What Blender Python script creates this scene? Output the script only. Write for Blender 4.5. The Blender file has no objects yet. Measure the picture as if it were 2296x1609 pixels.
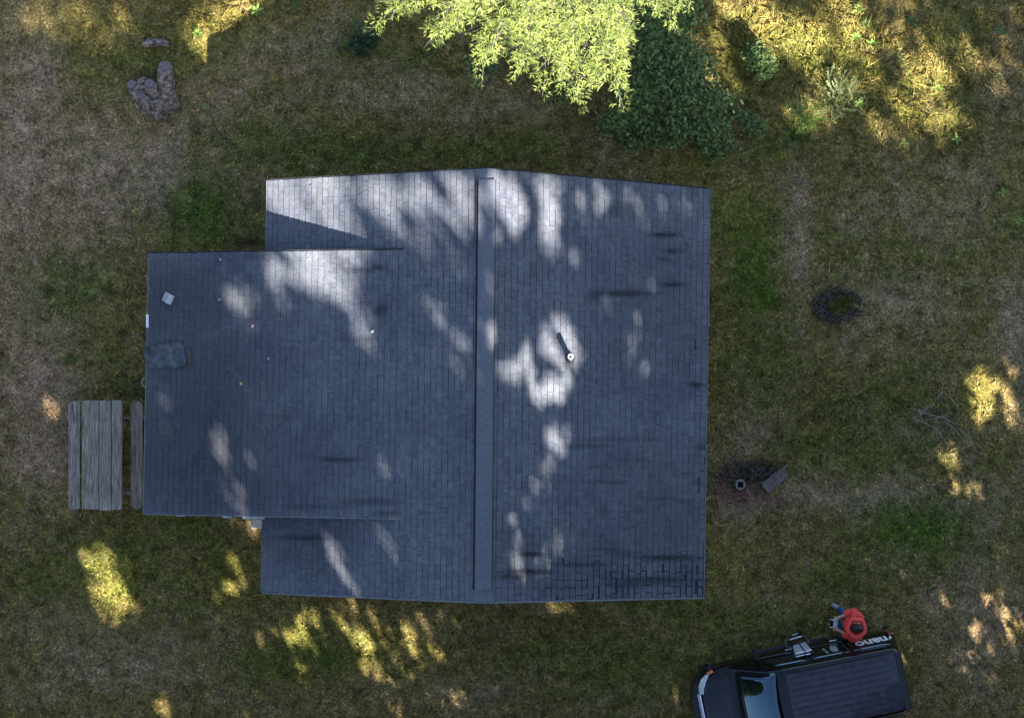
import bpy, bmesh, math, random
import numpy as np
from mathutils import Vector, Matrix, noise as mnoise

random.seed(7)
RNG = np.random.default_rng(11)
scene = bpy.context.scene
COL = scene.collection

# ------------------------------------------------------------------ camera, world, sun, exposure
H = 25.0                       # drone height over the yard
S = 100.0                      # measuring units per metre on the ground
cam_d = bpy.data.cameras.new("camera")
cam_d.sensor_fit = 'HORIZONTAL'
cam_d.sensor_width = 36.0
cam_d.lens = 36.0 * H / 22.96
cam_d.clip_start = 0.1
cam_d.clip_end = 2000
cam = bpy.data.objects.new("camera", cam_d)
VC = 1038.0                    # the point straight below the drone lies lower than the middle of the crop
YC = -(VC - 804.5) / S
cam_d.shift_y = -YC / 22.96
cam.location = (0, YC, H)
COL.objects.link(cam)
scene.camera = cam

SUN_EL = math.radians(31)
SUN_AZ = math.atan2(-0.90, 0.44)          # direction towards the sun, in the ground plane
SUN = np.array([math.cos(SUN_EL) * math.cos(SUN_AZ), math.cos(SUN_EL) * math.sin(SUN_AZ), math.sin(SUN_EL)])
world = bpy.data.worlds.new("World")
scene.world = world
world.use_nodes = True
wn = world.node_tree
sky = wn.nodes.new("ShaderNodeTexSky")
sky.sky_type = 'NISHITA'
sky.sun_disc = False
sky.sun_elevation = SUN_EL
sky.sun_rotation = math.atan2(SUN[0], SUN[1])
sky.air_density = 1.0
sky.dust_density = 1.0
sky.ozone_density = 1.2
wn.links.new(sky.outputs[0], wn.nodes["Background"].inputs[0])
wn.nodes["Background"].inputs[1].default_value = 0.053
sun_d = bpy.data.lights.new("sun", 'SUN')
sun_d.energy = 5.0
sun_d.angle = math.radians(0.53)
sun_d.color = (1.0, 0.955, 0.88)
sun = bpy.data.objects.new("sun", sun_d)
sun.rotation_euler = Vector(SUN).to_track_quat('Z', 'Y').to_euler()
sun.location = (12, -25, 20)
COL.objects.link(sun)
scene.view_settings.view_transform = 'Standard'
scene.view_settings.look = 'None'
scene.view_settings.exposure = 2.7
scene.view_settings.gamma = 1.0


def W(u, v, z=0.0):
    """measured picture point (2296 wide) at height z -> world"""
    k = (H - z) / H / S
    return Vector(((u - 1148) * k, YC - (v - VC) * k, z))


# ------------------------------------------------------------------ mesh helpers
def tag(o, label=None, cat=None, group=None, kind=None):
    if label: o["label"] = label
    if cat: o["category"] = cat
    if group: o["group"] = group
    if kind: o["kind"] = kind
    return o


def link(name, me, mat, parent=None):
    o = bpy.data.objects.new(name, me)
    if mat is not None:
        for m in (mat if isinstance(mat, (list, tuple)) else [mat]):
            me.materials.append(m)
    COL.objects.link(o)
    if parent is not None:
        o.parent = parent
    return o


def thing(name, label, cat, loc=(0, 0, 0), rz=0.0, group=None):
    o = bpy.data.objects.new(name, None)
    o.empty_display_size = 0.2
    COL.objects.link(o)
    o.location = loc
    o.rotation_euler = (0, 0, rz)
    return tag(o, label, cat, group)


def face_mesh(name, V, attrs=None, smooth=False):
    """V: (N,k,3) separate faces; attrs: name -> (N,) or (N,k) floats"""
    V = np.asarray(V, dtype=np.float32)
    n, k, _ = V.shape
    me = bpy.data.meshes.new(name)
    me.vertices.add(n * k)
    me.vertices.foreach_set("co", V.reshape(-1))
    me.loops.add(n * k)
    me.loops.foreach_set("vertex_index", np.arange(n * k, dtype=np.int32))
    me.polygons.add(n)
    me.polygons.foreach_set("loop_start", np.arange(0, n * k, k, dtype=np.int32))
    me.polygons.foreach_set("loop_total", np.full(n, k, dtype=np.int32))
    if smooth:
        me.polygons.foreach_set("use_smooth", np.ones(n, dtype=bool))
    me.update(calc_edges=True)
    for an, a in (attrs or {}).items():
        a = np.asarray(a, dtype=np.float32)
        if a.ndim == 1:
            a = np.repeat(a[:, None], k, axis=1)
        at = me.attributes.new(an, 'FLOAT', 'POINT')
        at.data.foreach_set("value", a.reshape(-1))
    return me


class MB:
    """collects shapes into one mesh"""
    def __init__(self):
        self.v, self.f, self.sm = [], [], []

    def add(self, vs, fs, smooth=False):
        b = len(self.v)
        self.v += [Vector(p) for p in vs]
        for f in fs:
            self.f.append([b + i for i in f])
            self.sm.append(smooth)
        return self

    def box(self, c, s, rot=None, taper=1.0):
        x, y, z = s[0] / 2, s[1] / 2, s[2] / 2
        t = taper
        p = [Vector(q) for q in [(-x, -y, -z), (x, -y, -z), (x, y, -z), (-x, y, -z), (-x * t, -y * t, z), (x * t, -y * t, z), (x * t, y * t, z), (-x * t, y * t, z)]]
        if rot is not None:
            p = [rot @ q for q in p]
        c = Vector(c)
        return self.add([q + c for q in p], [(3, 2, 1, 0), (4, 5, 6, 7), (0, 1, 5, 4), (1, 2, 6, 5), (2, 3, 7, 6), (3, 0, 4, 7)])

    def tube(self, pts, rad, n=8, caps=True, smooth=True):
        pts = [Vector(p) for p in pts]
        if not isinstance(rad, (list, tuple)):
            rad = [rad] * len(pts)
        vs = []
        prev = None
        for i, p in enumerate(pts):
            d = (pts[min(i + 1, len(pts) - 1)] - pts[max(i - 1, 0)])
            d = d.normalized() if d.length > 1e-9 else Vector((0, 0, 1))
            if prev is None:
                a = d.orthogonal().normalized()
            else:
                a = (prev - d * prev.dot(d))
                a = a.normalized() if a.length > 1e-6 else d.orthogonal().normalized()
            prev = a
            b = d.cross(a)
            for k in range(n):
                t = 2 * math.pi * k / n
                vs.append(p + (a * math.cos(t) + b * math.sin(t)) * rad[i])
        fs = []
        m = len(pts)
        for i in range(m - 1):
            for k in range(n):
                k2 = (k + 1) % n
                fs.append((i * n + k, i * n + k2, (i + 1) * n + k2, (i + 1) * n + k))
        self.add(vs, fs, smooth)
        if caps:
            b = len(self.v) - len(vs)
            self.f.append([b + k for k in reversed(range(n))]); self.sm.append(False)
            self.f.append([b + (m - 1) * n + k for k in range(n)]); self.sm.append(False)
        return self

    def prism(self, poly, z0, z1):
        n = len(poly)
        vs = [(p[0], p[1], z0) for p in poly] + [(p[0], p[1], z1) for p in poly]
        fs = [tuple(reversed(range(n))), tuple(range(n, 2 * n))] + [(i, (i + 1) % n, n + (i + 1) % n, n + i) for i in range(n)]
        return self.add(vs, fs)

    def grid(self, P, smooth=True):
        """P: list of rows of points"""
        r, c = len(P), len(P[0])
        vs = [q for row in P for q in row]
        fs = [(i * c + j, i * c + j + 1, (i + 1) * c + j + 1, (i + 1) * c + j) for i in range(r - 1) for j in range(c - 1)]
        return self.add(vs, fs, smooth)

    def build(self, name, mat, parent=None, bevel=0.0, fix=True):
        me = bpy.data.meshes.new(name)
        me.from_pydata([tuple(p) for p in self.v], [], self.f)
        if fix:
            bm = bmesh.new(); bm.from_mesh(me)
            bmesh.ops.recalc_face_normals(bm, faces=bm.faces)
            bm.to_mesh(me); bm.free()
        me.polygons.foreach_set("use_smooth", self.sm)
        o = link(name, me, mat, parent)
        if bevel:
            m = o.modifiers.new("bevel", 'BEVEL'); m.width = bevel; m.segments = 2; m.limit_method = 'ANGLE'
        return o


# ------------------------------------------------------------------ materials
def new_mat(name):
    m = bpy.data.materials.new(name)
    m.use_nodes = True
    return m, m.node_tree, m.node_tree.nodes["Principled BSDF"]


def nd(nt, typ, **kw):
    n = nt.nodes.new(typ)
    for k, v in kw.items():
        setattr(n, k, v)
    return n


def noise_node(nt, scale, detail=4, rough=0.6, coord='obj', stretch=None):
    tc = nd(nt, "ShaderNodeTexCoord") if coord == 'obj' else nd(nt, "ShaderNodeNewGeometry")
    out = tc.outputs["Object"] if coord == 'obj' else tc.outputs["Position"]
    if stretch:
        mp = nd(nt, "ShaderNodeMapping"); mp.inputs["Scale"].default_value = stretch
        nt.links.new(out, mp.inputs[0]); out = mp.outputs[0]
    n = nd(nt, "ShaderNodeTexNoise")
    n.inputs["Scale"].default_value = scale
    n.inputs["Detail"].default_value = detail
    n.inputs["Roughness"].default_value = rough
    nt.links.new(out, n.inputs["Vector"])
    return n.outputs["Fac"]


def ramp(nt, fac, stops):
    r = nd(nt, "ShaderNodeValToRGB")
    e = r.color_ramp.elements
    while len(e) < len(stops):
        e.new(0.5)
    for i, (p, c) in enumerate(stops):
        e[i].position = p
        e[i].color = (c[0], c[1], c[2], 1) if isinstance(c, (tuple, list)) else (c, c, c, 1)
    nt.links.new(fac, r.inputs[0])
    return r.outputs[0]


def mix(nt, fac, a, b, mode='MIX'):
    m = nd(nt, "ShaderNodeMix", data_type='RGBA', blend_type=mode)
    for sock, v in ((m.inputs[0], fac), (m.inputs[6], a), (m.inputs[7], b)):
        if isinstance(v, (int, float)):
            sock.default_value = v if sock.type == 'VALUE' else (v, v, v, 1)
        elif isinstance(v, (tuple, list)):
            sock.default_value = (v[0], v[1], v[2], 1)
        else:
            nt.links.new(v, sock)
    return m.outputs[2]


def mth(nt, op, a, b=0.0, clamp=False):
    m = nd(nt, "ShaderNodeMath", operation=op, use_clamp=clamp)
    for i, v in enumerate((a, b)):
        if isinstance(v, (int, float)):
            m.inputs[i].default_value = v
        else:
            nt.links.new(v, m.inputs[i])
    return m.outputs[0]


def attr(nt, name):
    a = nd(nt, "ShaderNodeAttribute"); a.attribute_name = name
    return a.outputs["Fac"]


def bump(nt, bsdf, h, strength=0.4, dist=0.02):
    b = nd(nt, "ShaderNodeBump")
    b.inputs["Strength"].default_value = strength
    b.inputs["Distance"].default_value = dist
    nt.links.new(h, b.inputs["Height"])
    nt.links.new(b.outputs[0], bsdf.inputs["Normal"])


def simple_mat(name, c, rough=0.6, var=0.25, scale=12, metal=0.0, spec=0.5, coat=0.0, stretch=None, bmp=0.0):
    m, nt, p = new_mat(name)
    f = noise_node(nt, scale, 5, 0.65, stretch=stretch)
    lo = [x * (1 - var) for x in c]; hi = [min(1, x * (1 + var)) for x in c]
    nt.links.new(ramp(nt, f, [(0.3, lo), (0.7, hi)]), p.inputs["Base Color"])
    p.inputs["Roughness"].default_value = rough
    p.inputs["Metallic"].default_value = metal
    p.inputs["Specular IOR Level"].default_value = spec
    p.inputs["Coat Weight"].default_value = coat
    p.inputs["Coat Roughness"].default_value = 0.03
    if bmp:
        bump(nt, p, f, bmp, 0.01)
    return m


def leaf_mat(name, c1, c2, transl=0.35, rough=0.55):
    m, nt, p = new_mat(name)
    r = attr(nt, "rnd")
    nt.links.new(ramp(nt, r, [(0.0, c1), (1.0, c2)]), p.inputs["Base Color"])
    p.inputs["Roughness"].default_value = rough
    p.inputs["Specular IOR Level"].default_value = 0.25
    if transl > 0:
        t = nd(nt, "ShaderNodeBsdfTranslucent")
        nt.links.new(ramp(nt, r, [(0.0, [x * 1.1 for x in c1]), (1.0, [x * 1.1 for x in c2])]), t.inputs[0])
        mx = nd(nt, "ShaderNodeMixShader"); mx.inputs[0].default_value = transl
        out = nt.nodes["Material Output"]
        nt.links.new(p.outputs[0], mx.inputs[1]); nt.links.new(t.outputs[0], mx.inputs[2])
        nt.links.new(mx.outputs[0], out.inputs[0])
    return m


# ------------------------------------------------------------------ yard colour fields (what grows where, plus painted-in sun and shade)
def blobs(lst, u, v):
    out = np.zeros_like(u)
    for (cu, cv, ru, rv, s) in lst:
        out = np.maximum(out, s * np.exp(-(((u - cu) / ru) ** 2 + ((v - cv) / rv) ** 2)))
    return out


GREEN = [(1850, 140, 170, 110, .38), (2100, 250, 160, 100, .3), (1650, 150, 60, 120, .4), (2060, 1185, 150, 80, .9), (1690, 610, 80, 180, .7), (1720, 820, 90, 160, .5), (2080, 1190, 150, 90, .7), (1950, 1000, 260, 110, .4), (1980, 560, 200, 90, .3), (2150, 560, 120, 160, .25), (1700, 1400, 200, 60, .4), (1400, 1540, 300, 60, .35), (140, 660, 90, 70, .6), (420, 1330, 150, 120, .35), (720, 1450, 130, 60, .5), (450, 470, 90, 110, .85), (560, 330, 120, 80, .45), (760, 345, 300, 55, .55), (1150, 330, 200, 60, .4), (190, 640, 70, 60, .7), (120, 600, 60, 40, .5),
         (150, 805, 25, 20, .6), (240, 805, 40, 30, .5), (300, 860, 40, 60, .45), (1690, 600, 60, 150, .85), (1710, 660, 45, 60, 1.0), (1655, 480, 50, 60, .5),
         (1590, 350, 60, 60, .5), (2060, 1185, 110, 70, .8), (2000, 930, 200, 110, .45), (1820, 1000, 130, 60, .45), (1650, 800, 60, 120, .35),
         (640, 1480, 140, 60, .55), (1350, 1480, 330, 100, .45), (1500, 1370, 120, 40, .5), (430, 1180, 120, 60, .6), (260, 1260, 200, 120, .45),
         (90, 1300, 100, 100, .4), (500, 1260, 60, 60, .5), (1900, 1300, 120, 60, .45), (800, 100, 140, 50, .55), (920, 130, 100, 50, .4), (1720, 330, 90, 50, .55),
         (330, 120, 150, 60, .4), (1100, 1400, 200, 60, .3), (720, 1470, 80, 50, .7), (2150, 60, 80, 80, .4), (2260, 500, 40, 60, .4), (420, 530, 100, 40, .5)]
YELLOW = [(1655, 490, 60, 70, .7), (1690, 590, 40, 50, .6), (420, 545, 80, 30, .5), (1070, 340, 60, 25, .5), (1230, 290, 60, 50, .45), (1770, 80, 220, 120, .6), (2000, 200, 200, 120, .4), (500, 60, 110, 70, .7),  # yellow moss, plus yellow painted in where sun falls on the lawn
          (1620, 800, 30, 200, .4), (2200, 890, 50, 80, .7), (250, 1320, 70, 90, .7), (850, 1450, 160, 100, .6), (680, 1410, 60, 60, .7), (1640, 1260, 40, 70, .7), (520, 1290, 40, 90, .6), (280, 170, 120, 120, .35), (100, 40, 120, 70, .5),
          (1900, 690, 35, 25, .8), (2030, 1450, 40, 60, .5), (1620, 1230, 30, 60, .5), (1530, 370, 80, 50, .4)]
DRY = [(60, 350, 110, 330, .95), (280, 380, 220, 130, .9), (80, 900, 110, 250, .9), (150, 560, 130, 100, .6), (250, 350, 250, 160, .75), (60, 220, 90, 260, .9), (70, 800, 100, 300, .8), (680, 110, 170, 60, .75), (900, 200, 160, 60, .55), (1120, 250, 200, 45, .55), (1790, 520, 40, 170, .75),
       (1690, 1000, 70, 110, .6), (1900, 1105, 330, 40, .75), (2150, 1150, 160, 60, .55), (260, 1480, 260, 110, .5), (120, 1420, 120, 120, .45), (2180, 1380, 140, 170, .6), (960, 1400, 150, 60, .45), (1650, 1130, 70, 50, .6),
       (2010, 680, 160, 120, .4), (2270, 760, 50, 200, .6), (2090, 480, 160, 130, .4), (540, 1180, 60, 30, .6), (1350, 330, 60, 40, .6), (480, 250, 100, 100, .5), (1000, 1540, 250, 70, .45), (1230, 1370, 100, 20, .4), (2100, 960, 130, 50, .5), (2260, 200, 60, 200, .4)]
DARK = [(1855, 690, 20, 26, .9), (1880, 652, 34, 11, .9), (1915, 665, 14, 12, .7), (1862, 715, 22, 14, .7), (352, 185, 40, 24, .7), (320, 175, 30, 20, .6), (310, 880, 14, 20, .5), (1640, 1075, 40, 30, .8), (1690, 1060, 55, 35, .8), (570, 545, 60, 14, .9), (350, 880, 150, 14, .4)]  # dark rot and soil, plus shade painted by stump, table and house
GOLD = [(1780, 80, 260, 130, 1.0), (2040, 200, 230, 150, .9), (480, 50, 130, 70, .8), (2230, 60, 100, 120, .5), (1650, 180, 80, 120, .7), (2100, 950, 130, 70, .6), (1900, 930, 180, 130, .5), (1850, 1050, 200, 30, .3)]


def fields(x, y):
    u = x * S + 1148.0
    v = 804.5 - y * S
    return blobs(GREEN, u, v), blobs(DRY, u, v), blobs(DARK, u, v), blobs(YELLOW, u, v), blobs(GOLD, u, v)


def ground_h(x, y):
    return (0.018 * np.sin(x * 1.3 + 0.7 * y) + 0.014 * np.sin(2.1 * y - 0.6 * x + 1) + 0.008 * np.sin(4.3 * x + 1.7) * np.sin(3.9 * y + .4)) - 0.03


def yard_mat(name, blade):
    m, nt, p = new_mat(name)
    g, d, k, y = attr(nt, "green"), attr(nt, "dry"), attr(nt, "dark"), attr(nt, "yellow")
    rnd = attr(nt, "rnd")
    n1 = noise_node(nt, 1.1, 6, 0.65, 'pos')
    n2 = noise_node(nt, 5.5, 5, 0.7, 'pos')
    n3 = noise_node(nt, 19, 4, 0.8, 'pos')
    n4 = noise_node(nt, 2.3, 6, 0.7, 'pos')
    wob = mth(nt, 'ADD', mth(nt, 'MULTIPLY', mth(nt, 'SUBTRACT', n1, 0.5), 1.5), mth(nt, 'MULTIPLY', mth(nt, 'SUBTRACT', n2, 0.5), 1.3))
    wob2 = mth(nt, 'ADD', mth(nt, 'MULTIPLY', mth(nt, 'SUBTRACT', n4, 0.5), 1.5), mth(nt, 'MULTIPLY', mth(nt, 'SUBTRACT', n3, 0.5), 1.0))
    dirt = (0.42, 0.272, 0.178) if not blade else (0.50, 0.335, 0.225)
    olive = (0.205, 0.150, 0.045) if not blade else (0.260, 0.195, 0.062)
    grn = (0.080, 0.120, 0.014) if not blade else (0.105, 0.160, 0.022)
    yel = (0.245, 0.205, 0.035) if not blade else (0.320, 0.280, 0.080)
    df = mth(nt, 'ADD', mth(nt, 'MULTIPLY', d, 0.85), mth(nt, 'MULTIPLY', wob, 1.15), True)
    gf = mth(nt, 'ADD', mth(nt, 'MULTIPLY', g, 1.05), mth(nt, 'MULTIPLY', wob2, 1.0), True)
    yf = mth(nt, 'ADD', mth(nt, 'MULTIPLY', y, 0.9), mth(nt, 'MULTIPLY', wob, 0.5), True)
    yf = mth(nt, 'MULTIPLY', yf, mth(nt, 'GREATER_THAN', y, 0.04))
    c = mix(nt, df, olive, dirt)
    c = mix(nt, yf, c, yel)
    c = mix(nt, gf, c, grn)
    c = mix(nt, mth(nt, 'MULTIPLY', k, 0.85), c, (0.02, 0.016, 0.012))
    sp = ramp(nt, n3, [(0.33, 0.22), (0.5, 0.9), (0.68, 1.9)])
    c = mix(nt, 1.0, c, sp, 'MULTIPLY')
    vr = ramp(nt, rnd, [(0.0, (0.38, 0.40, 0.34)), (0.5, (1.0, 1.0, 1.0)), (1.0, (1.95, 1.75, 1.6))])
    c = mix(nt, 1.0, c, vr, 'MULTIPLY')
    n5 = noise_node(nt, 3.6, 5, 0.7, 'pos')
    c = mix(nt, 1.0, c, ramp(nt, n5, [(0.32, 0.58), (0.5, 1.08), (0.7, 1.55)]), 'MULTIPLY')
    nt.links.new(c, p.inputs["Base Color"])
    p.inputs["Roughness"].default_value = 0.9
    p.inputs["Specular IOR Level"].default_value = 0.12
    if not blade:
        bump(nt, p, mth(nt, 'ADD', n3, n2), 0.9, 0.05)
    return m


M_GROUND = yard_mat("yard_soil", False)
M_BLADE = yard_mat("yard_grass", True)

# ------------------------------------------------------------------ ground sheet
def axis(lo, hi, step, far):
    mid = list(np.arange(lo, hi + 1e-6, step))
    a, b, s = [], [], step
    x = lo
    while x > -far:
        s *= 1.5; x -= s; a.append(x)
    s = step; x = hi
    while x < far:
        s *= 1.5; x += s; b.append(x)
    return np.array(list(reversed(a)) + mid + b)


gx, gy = axis(-13, 13, 0.1, 500), axis(-10, 11, 0.1, 500)
X, Y = np.meshgrid(gx, gy)
Z = ground_h(X, Y) * np.exp(-((np.maximum(np.abs(X) - 30, 0) / 20) ** 2))
nr, nc = X.shape
gv = np.stack([X, Y, Z], -1).reshape(-1, 3).astype(np.float32)
idx = np.arange(nr * nc).reshape(nr, nc)
gf = np.stack([idx[:-1, :-1], idx[:-1, 1:], idx[1:, 1:], idx[1:, :-1]], -1).reshape(-1, 4).astype(np.int32)
gm = bpy.data.meshes.new("ground")
gm.vertices.add(len(gv)); gm.vertices.foreach_set("co", gv.reshape(-1))
gm.loops.add(len(gf) * 4); gm.loops.foreach_set("vertex_index", gf.reshape(-1))
gm.polygons.add(len(gf)); gm.polygons.foreach_set("loop_start", np.arange(0, len(gf) * 4, 4, dtype=np.int32))
gm.polygons.foreach_set("loop_total", np.full(len(gf), 4, dtype=np.int32))
gm.polygons.foreach_set("use_smooth", np.ones(len(gf), dtype=bool))
gm.update(calc_edges=True)
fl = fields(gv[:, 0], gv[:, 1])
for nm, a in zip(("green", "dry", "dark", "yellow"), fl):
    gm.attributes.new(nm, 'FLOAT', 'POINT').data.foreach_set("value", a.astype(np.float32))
gm.attributes.new("rnd", 'FLOAT', 'POINT').data.foreach_set("value", np.full(len(gv), 0.45, dtype=np.float32))
tag(link("ground", gm, M_GROUND), "uneven yard of dry brown soil and mossy grass around the house", "ground", kind="structure")

# ------------------------------------------------------------------ roof geometry (shared by the house and the shade of the trees)
ZE, ZR = 2.6, 3.95
E_L0, E_L1 = W(600, 405, ZE), W(587, 1327, ZE)
E_R0, E_R1 = W(1591, 424, ZE), W(1577, 1338, ZE)
R0, R1 = W(1092, 378, ZR), W(1083, 1349, ZR)


def plane(p, q, r):
    n = (q - p).cross(r - p).normalized()
    if n.z < 0: n = -n
    return (-n.x / n.z, -n.y / n.z, n.dot(p) / n.z)      # z = a x + b y + c


PL_L = plane(E_L0, E_L1, (R0 + R1) / 2)
PL_R = plane(E_R0, E_R1, (R0 + R1) / 2)


def pz(pl, x, y):
    return pl[0] * x + pl[1] * y + pl[2]


def hit_px(pl, u, v):
    du, dv = u - 1148.0, v - VC
    q = (pl[0] * du - pl[1] * dv) / (S * H)
    return (q * H + pl[2] + pl[1] * YC) / (1 + q)


zj0 = hit_px(PL_L, 908, 560); zj1 = hit_px(PL_L, 897, 1162)
ZA = 2.92
A_J0, A_J1 = W(908, 560, zj0 + .004), W(897, 1162, zj1 + .004)
A_E0, A_E1 = W(335, 568, ZA), W(322, 1151, ZA)
PL_A = plane(A_E0, A_E1, (A_J0 + A_J1) / 2)


def inpoly(u, v, poly):
    r = np.zeros(u.shape, bool)
    n = len(poly)
    for i in range(n):
        x0, y0 = poly[i]; x1, y1 = poly[(i + 1) % n]
        c = ((y0 > v) != (y1 > v)) & (u < (x1 - x0) * (v - y0) / (y1 - y0 + 1e-12) + x0)
        r ^= c
    return r


POLY_MAIN = [(600, 405), (1092, 378), (1591, 424), (1577, 1338), (1083, 1349), (587, 1327)]
POLY_ADD = [(335, 568), (908, 560), (897, 1162), (322, 1151)]


def surf_z(u, v):
    z = np.zeros(u.shape)
    m = inpoly(u, v, POLY_MAIN)
    zz = np.minimum(hit_px(PL_L, u, v), hit_px(PL_R, u, v))
    z[m] = zz[m]
    a = inpoly(u, v, POLY_ADD)
    za = hit_px(PL_A, u, v)
    z[a] = za[a]
    return z


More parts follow.
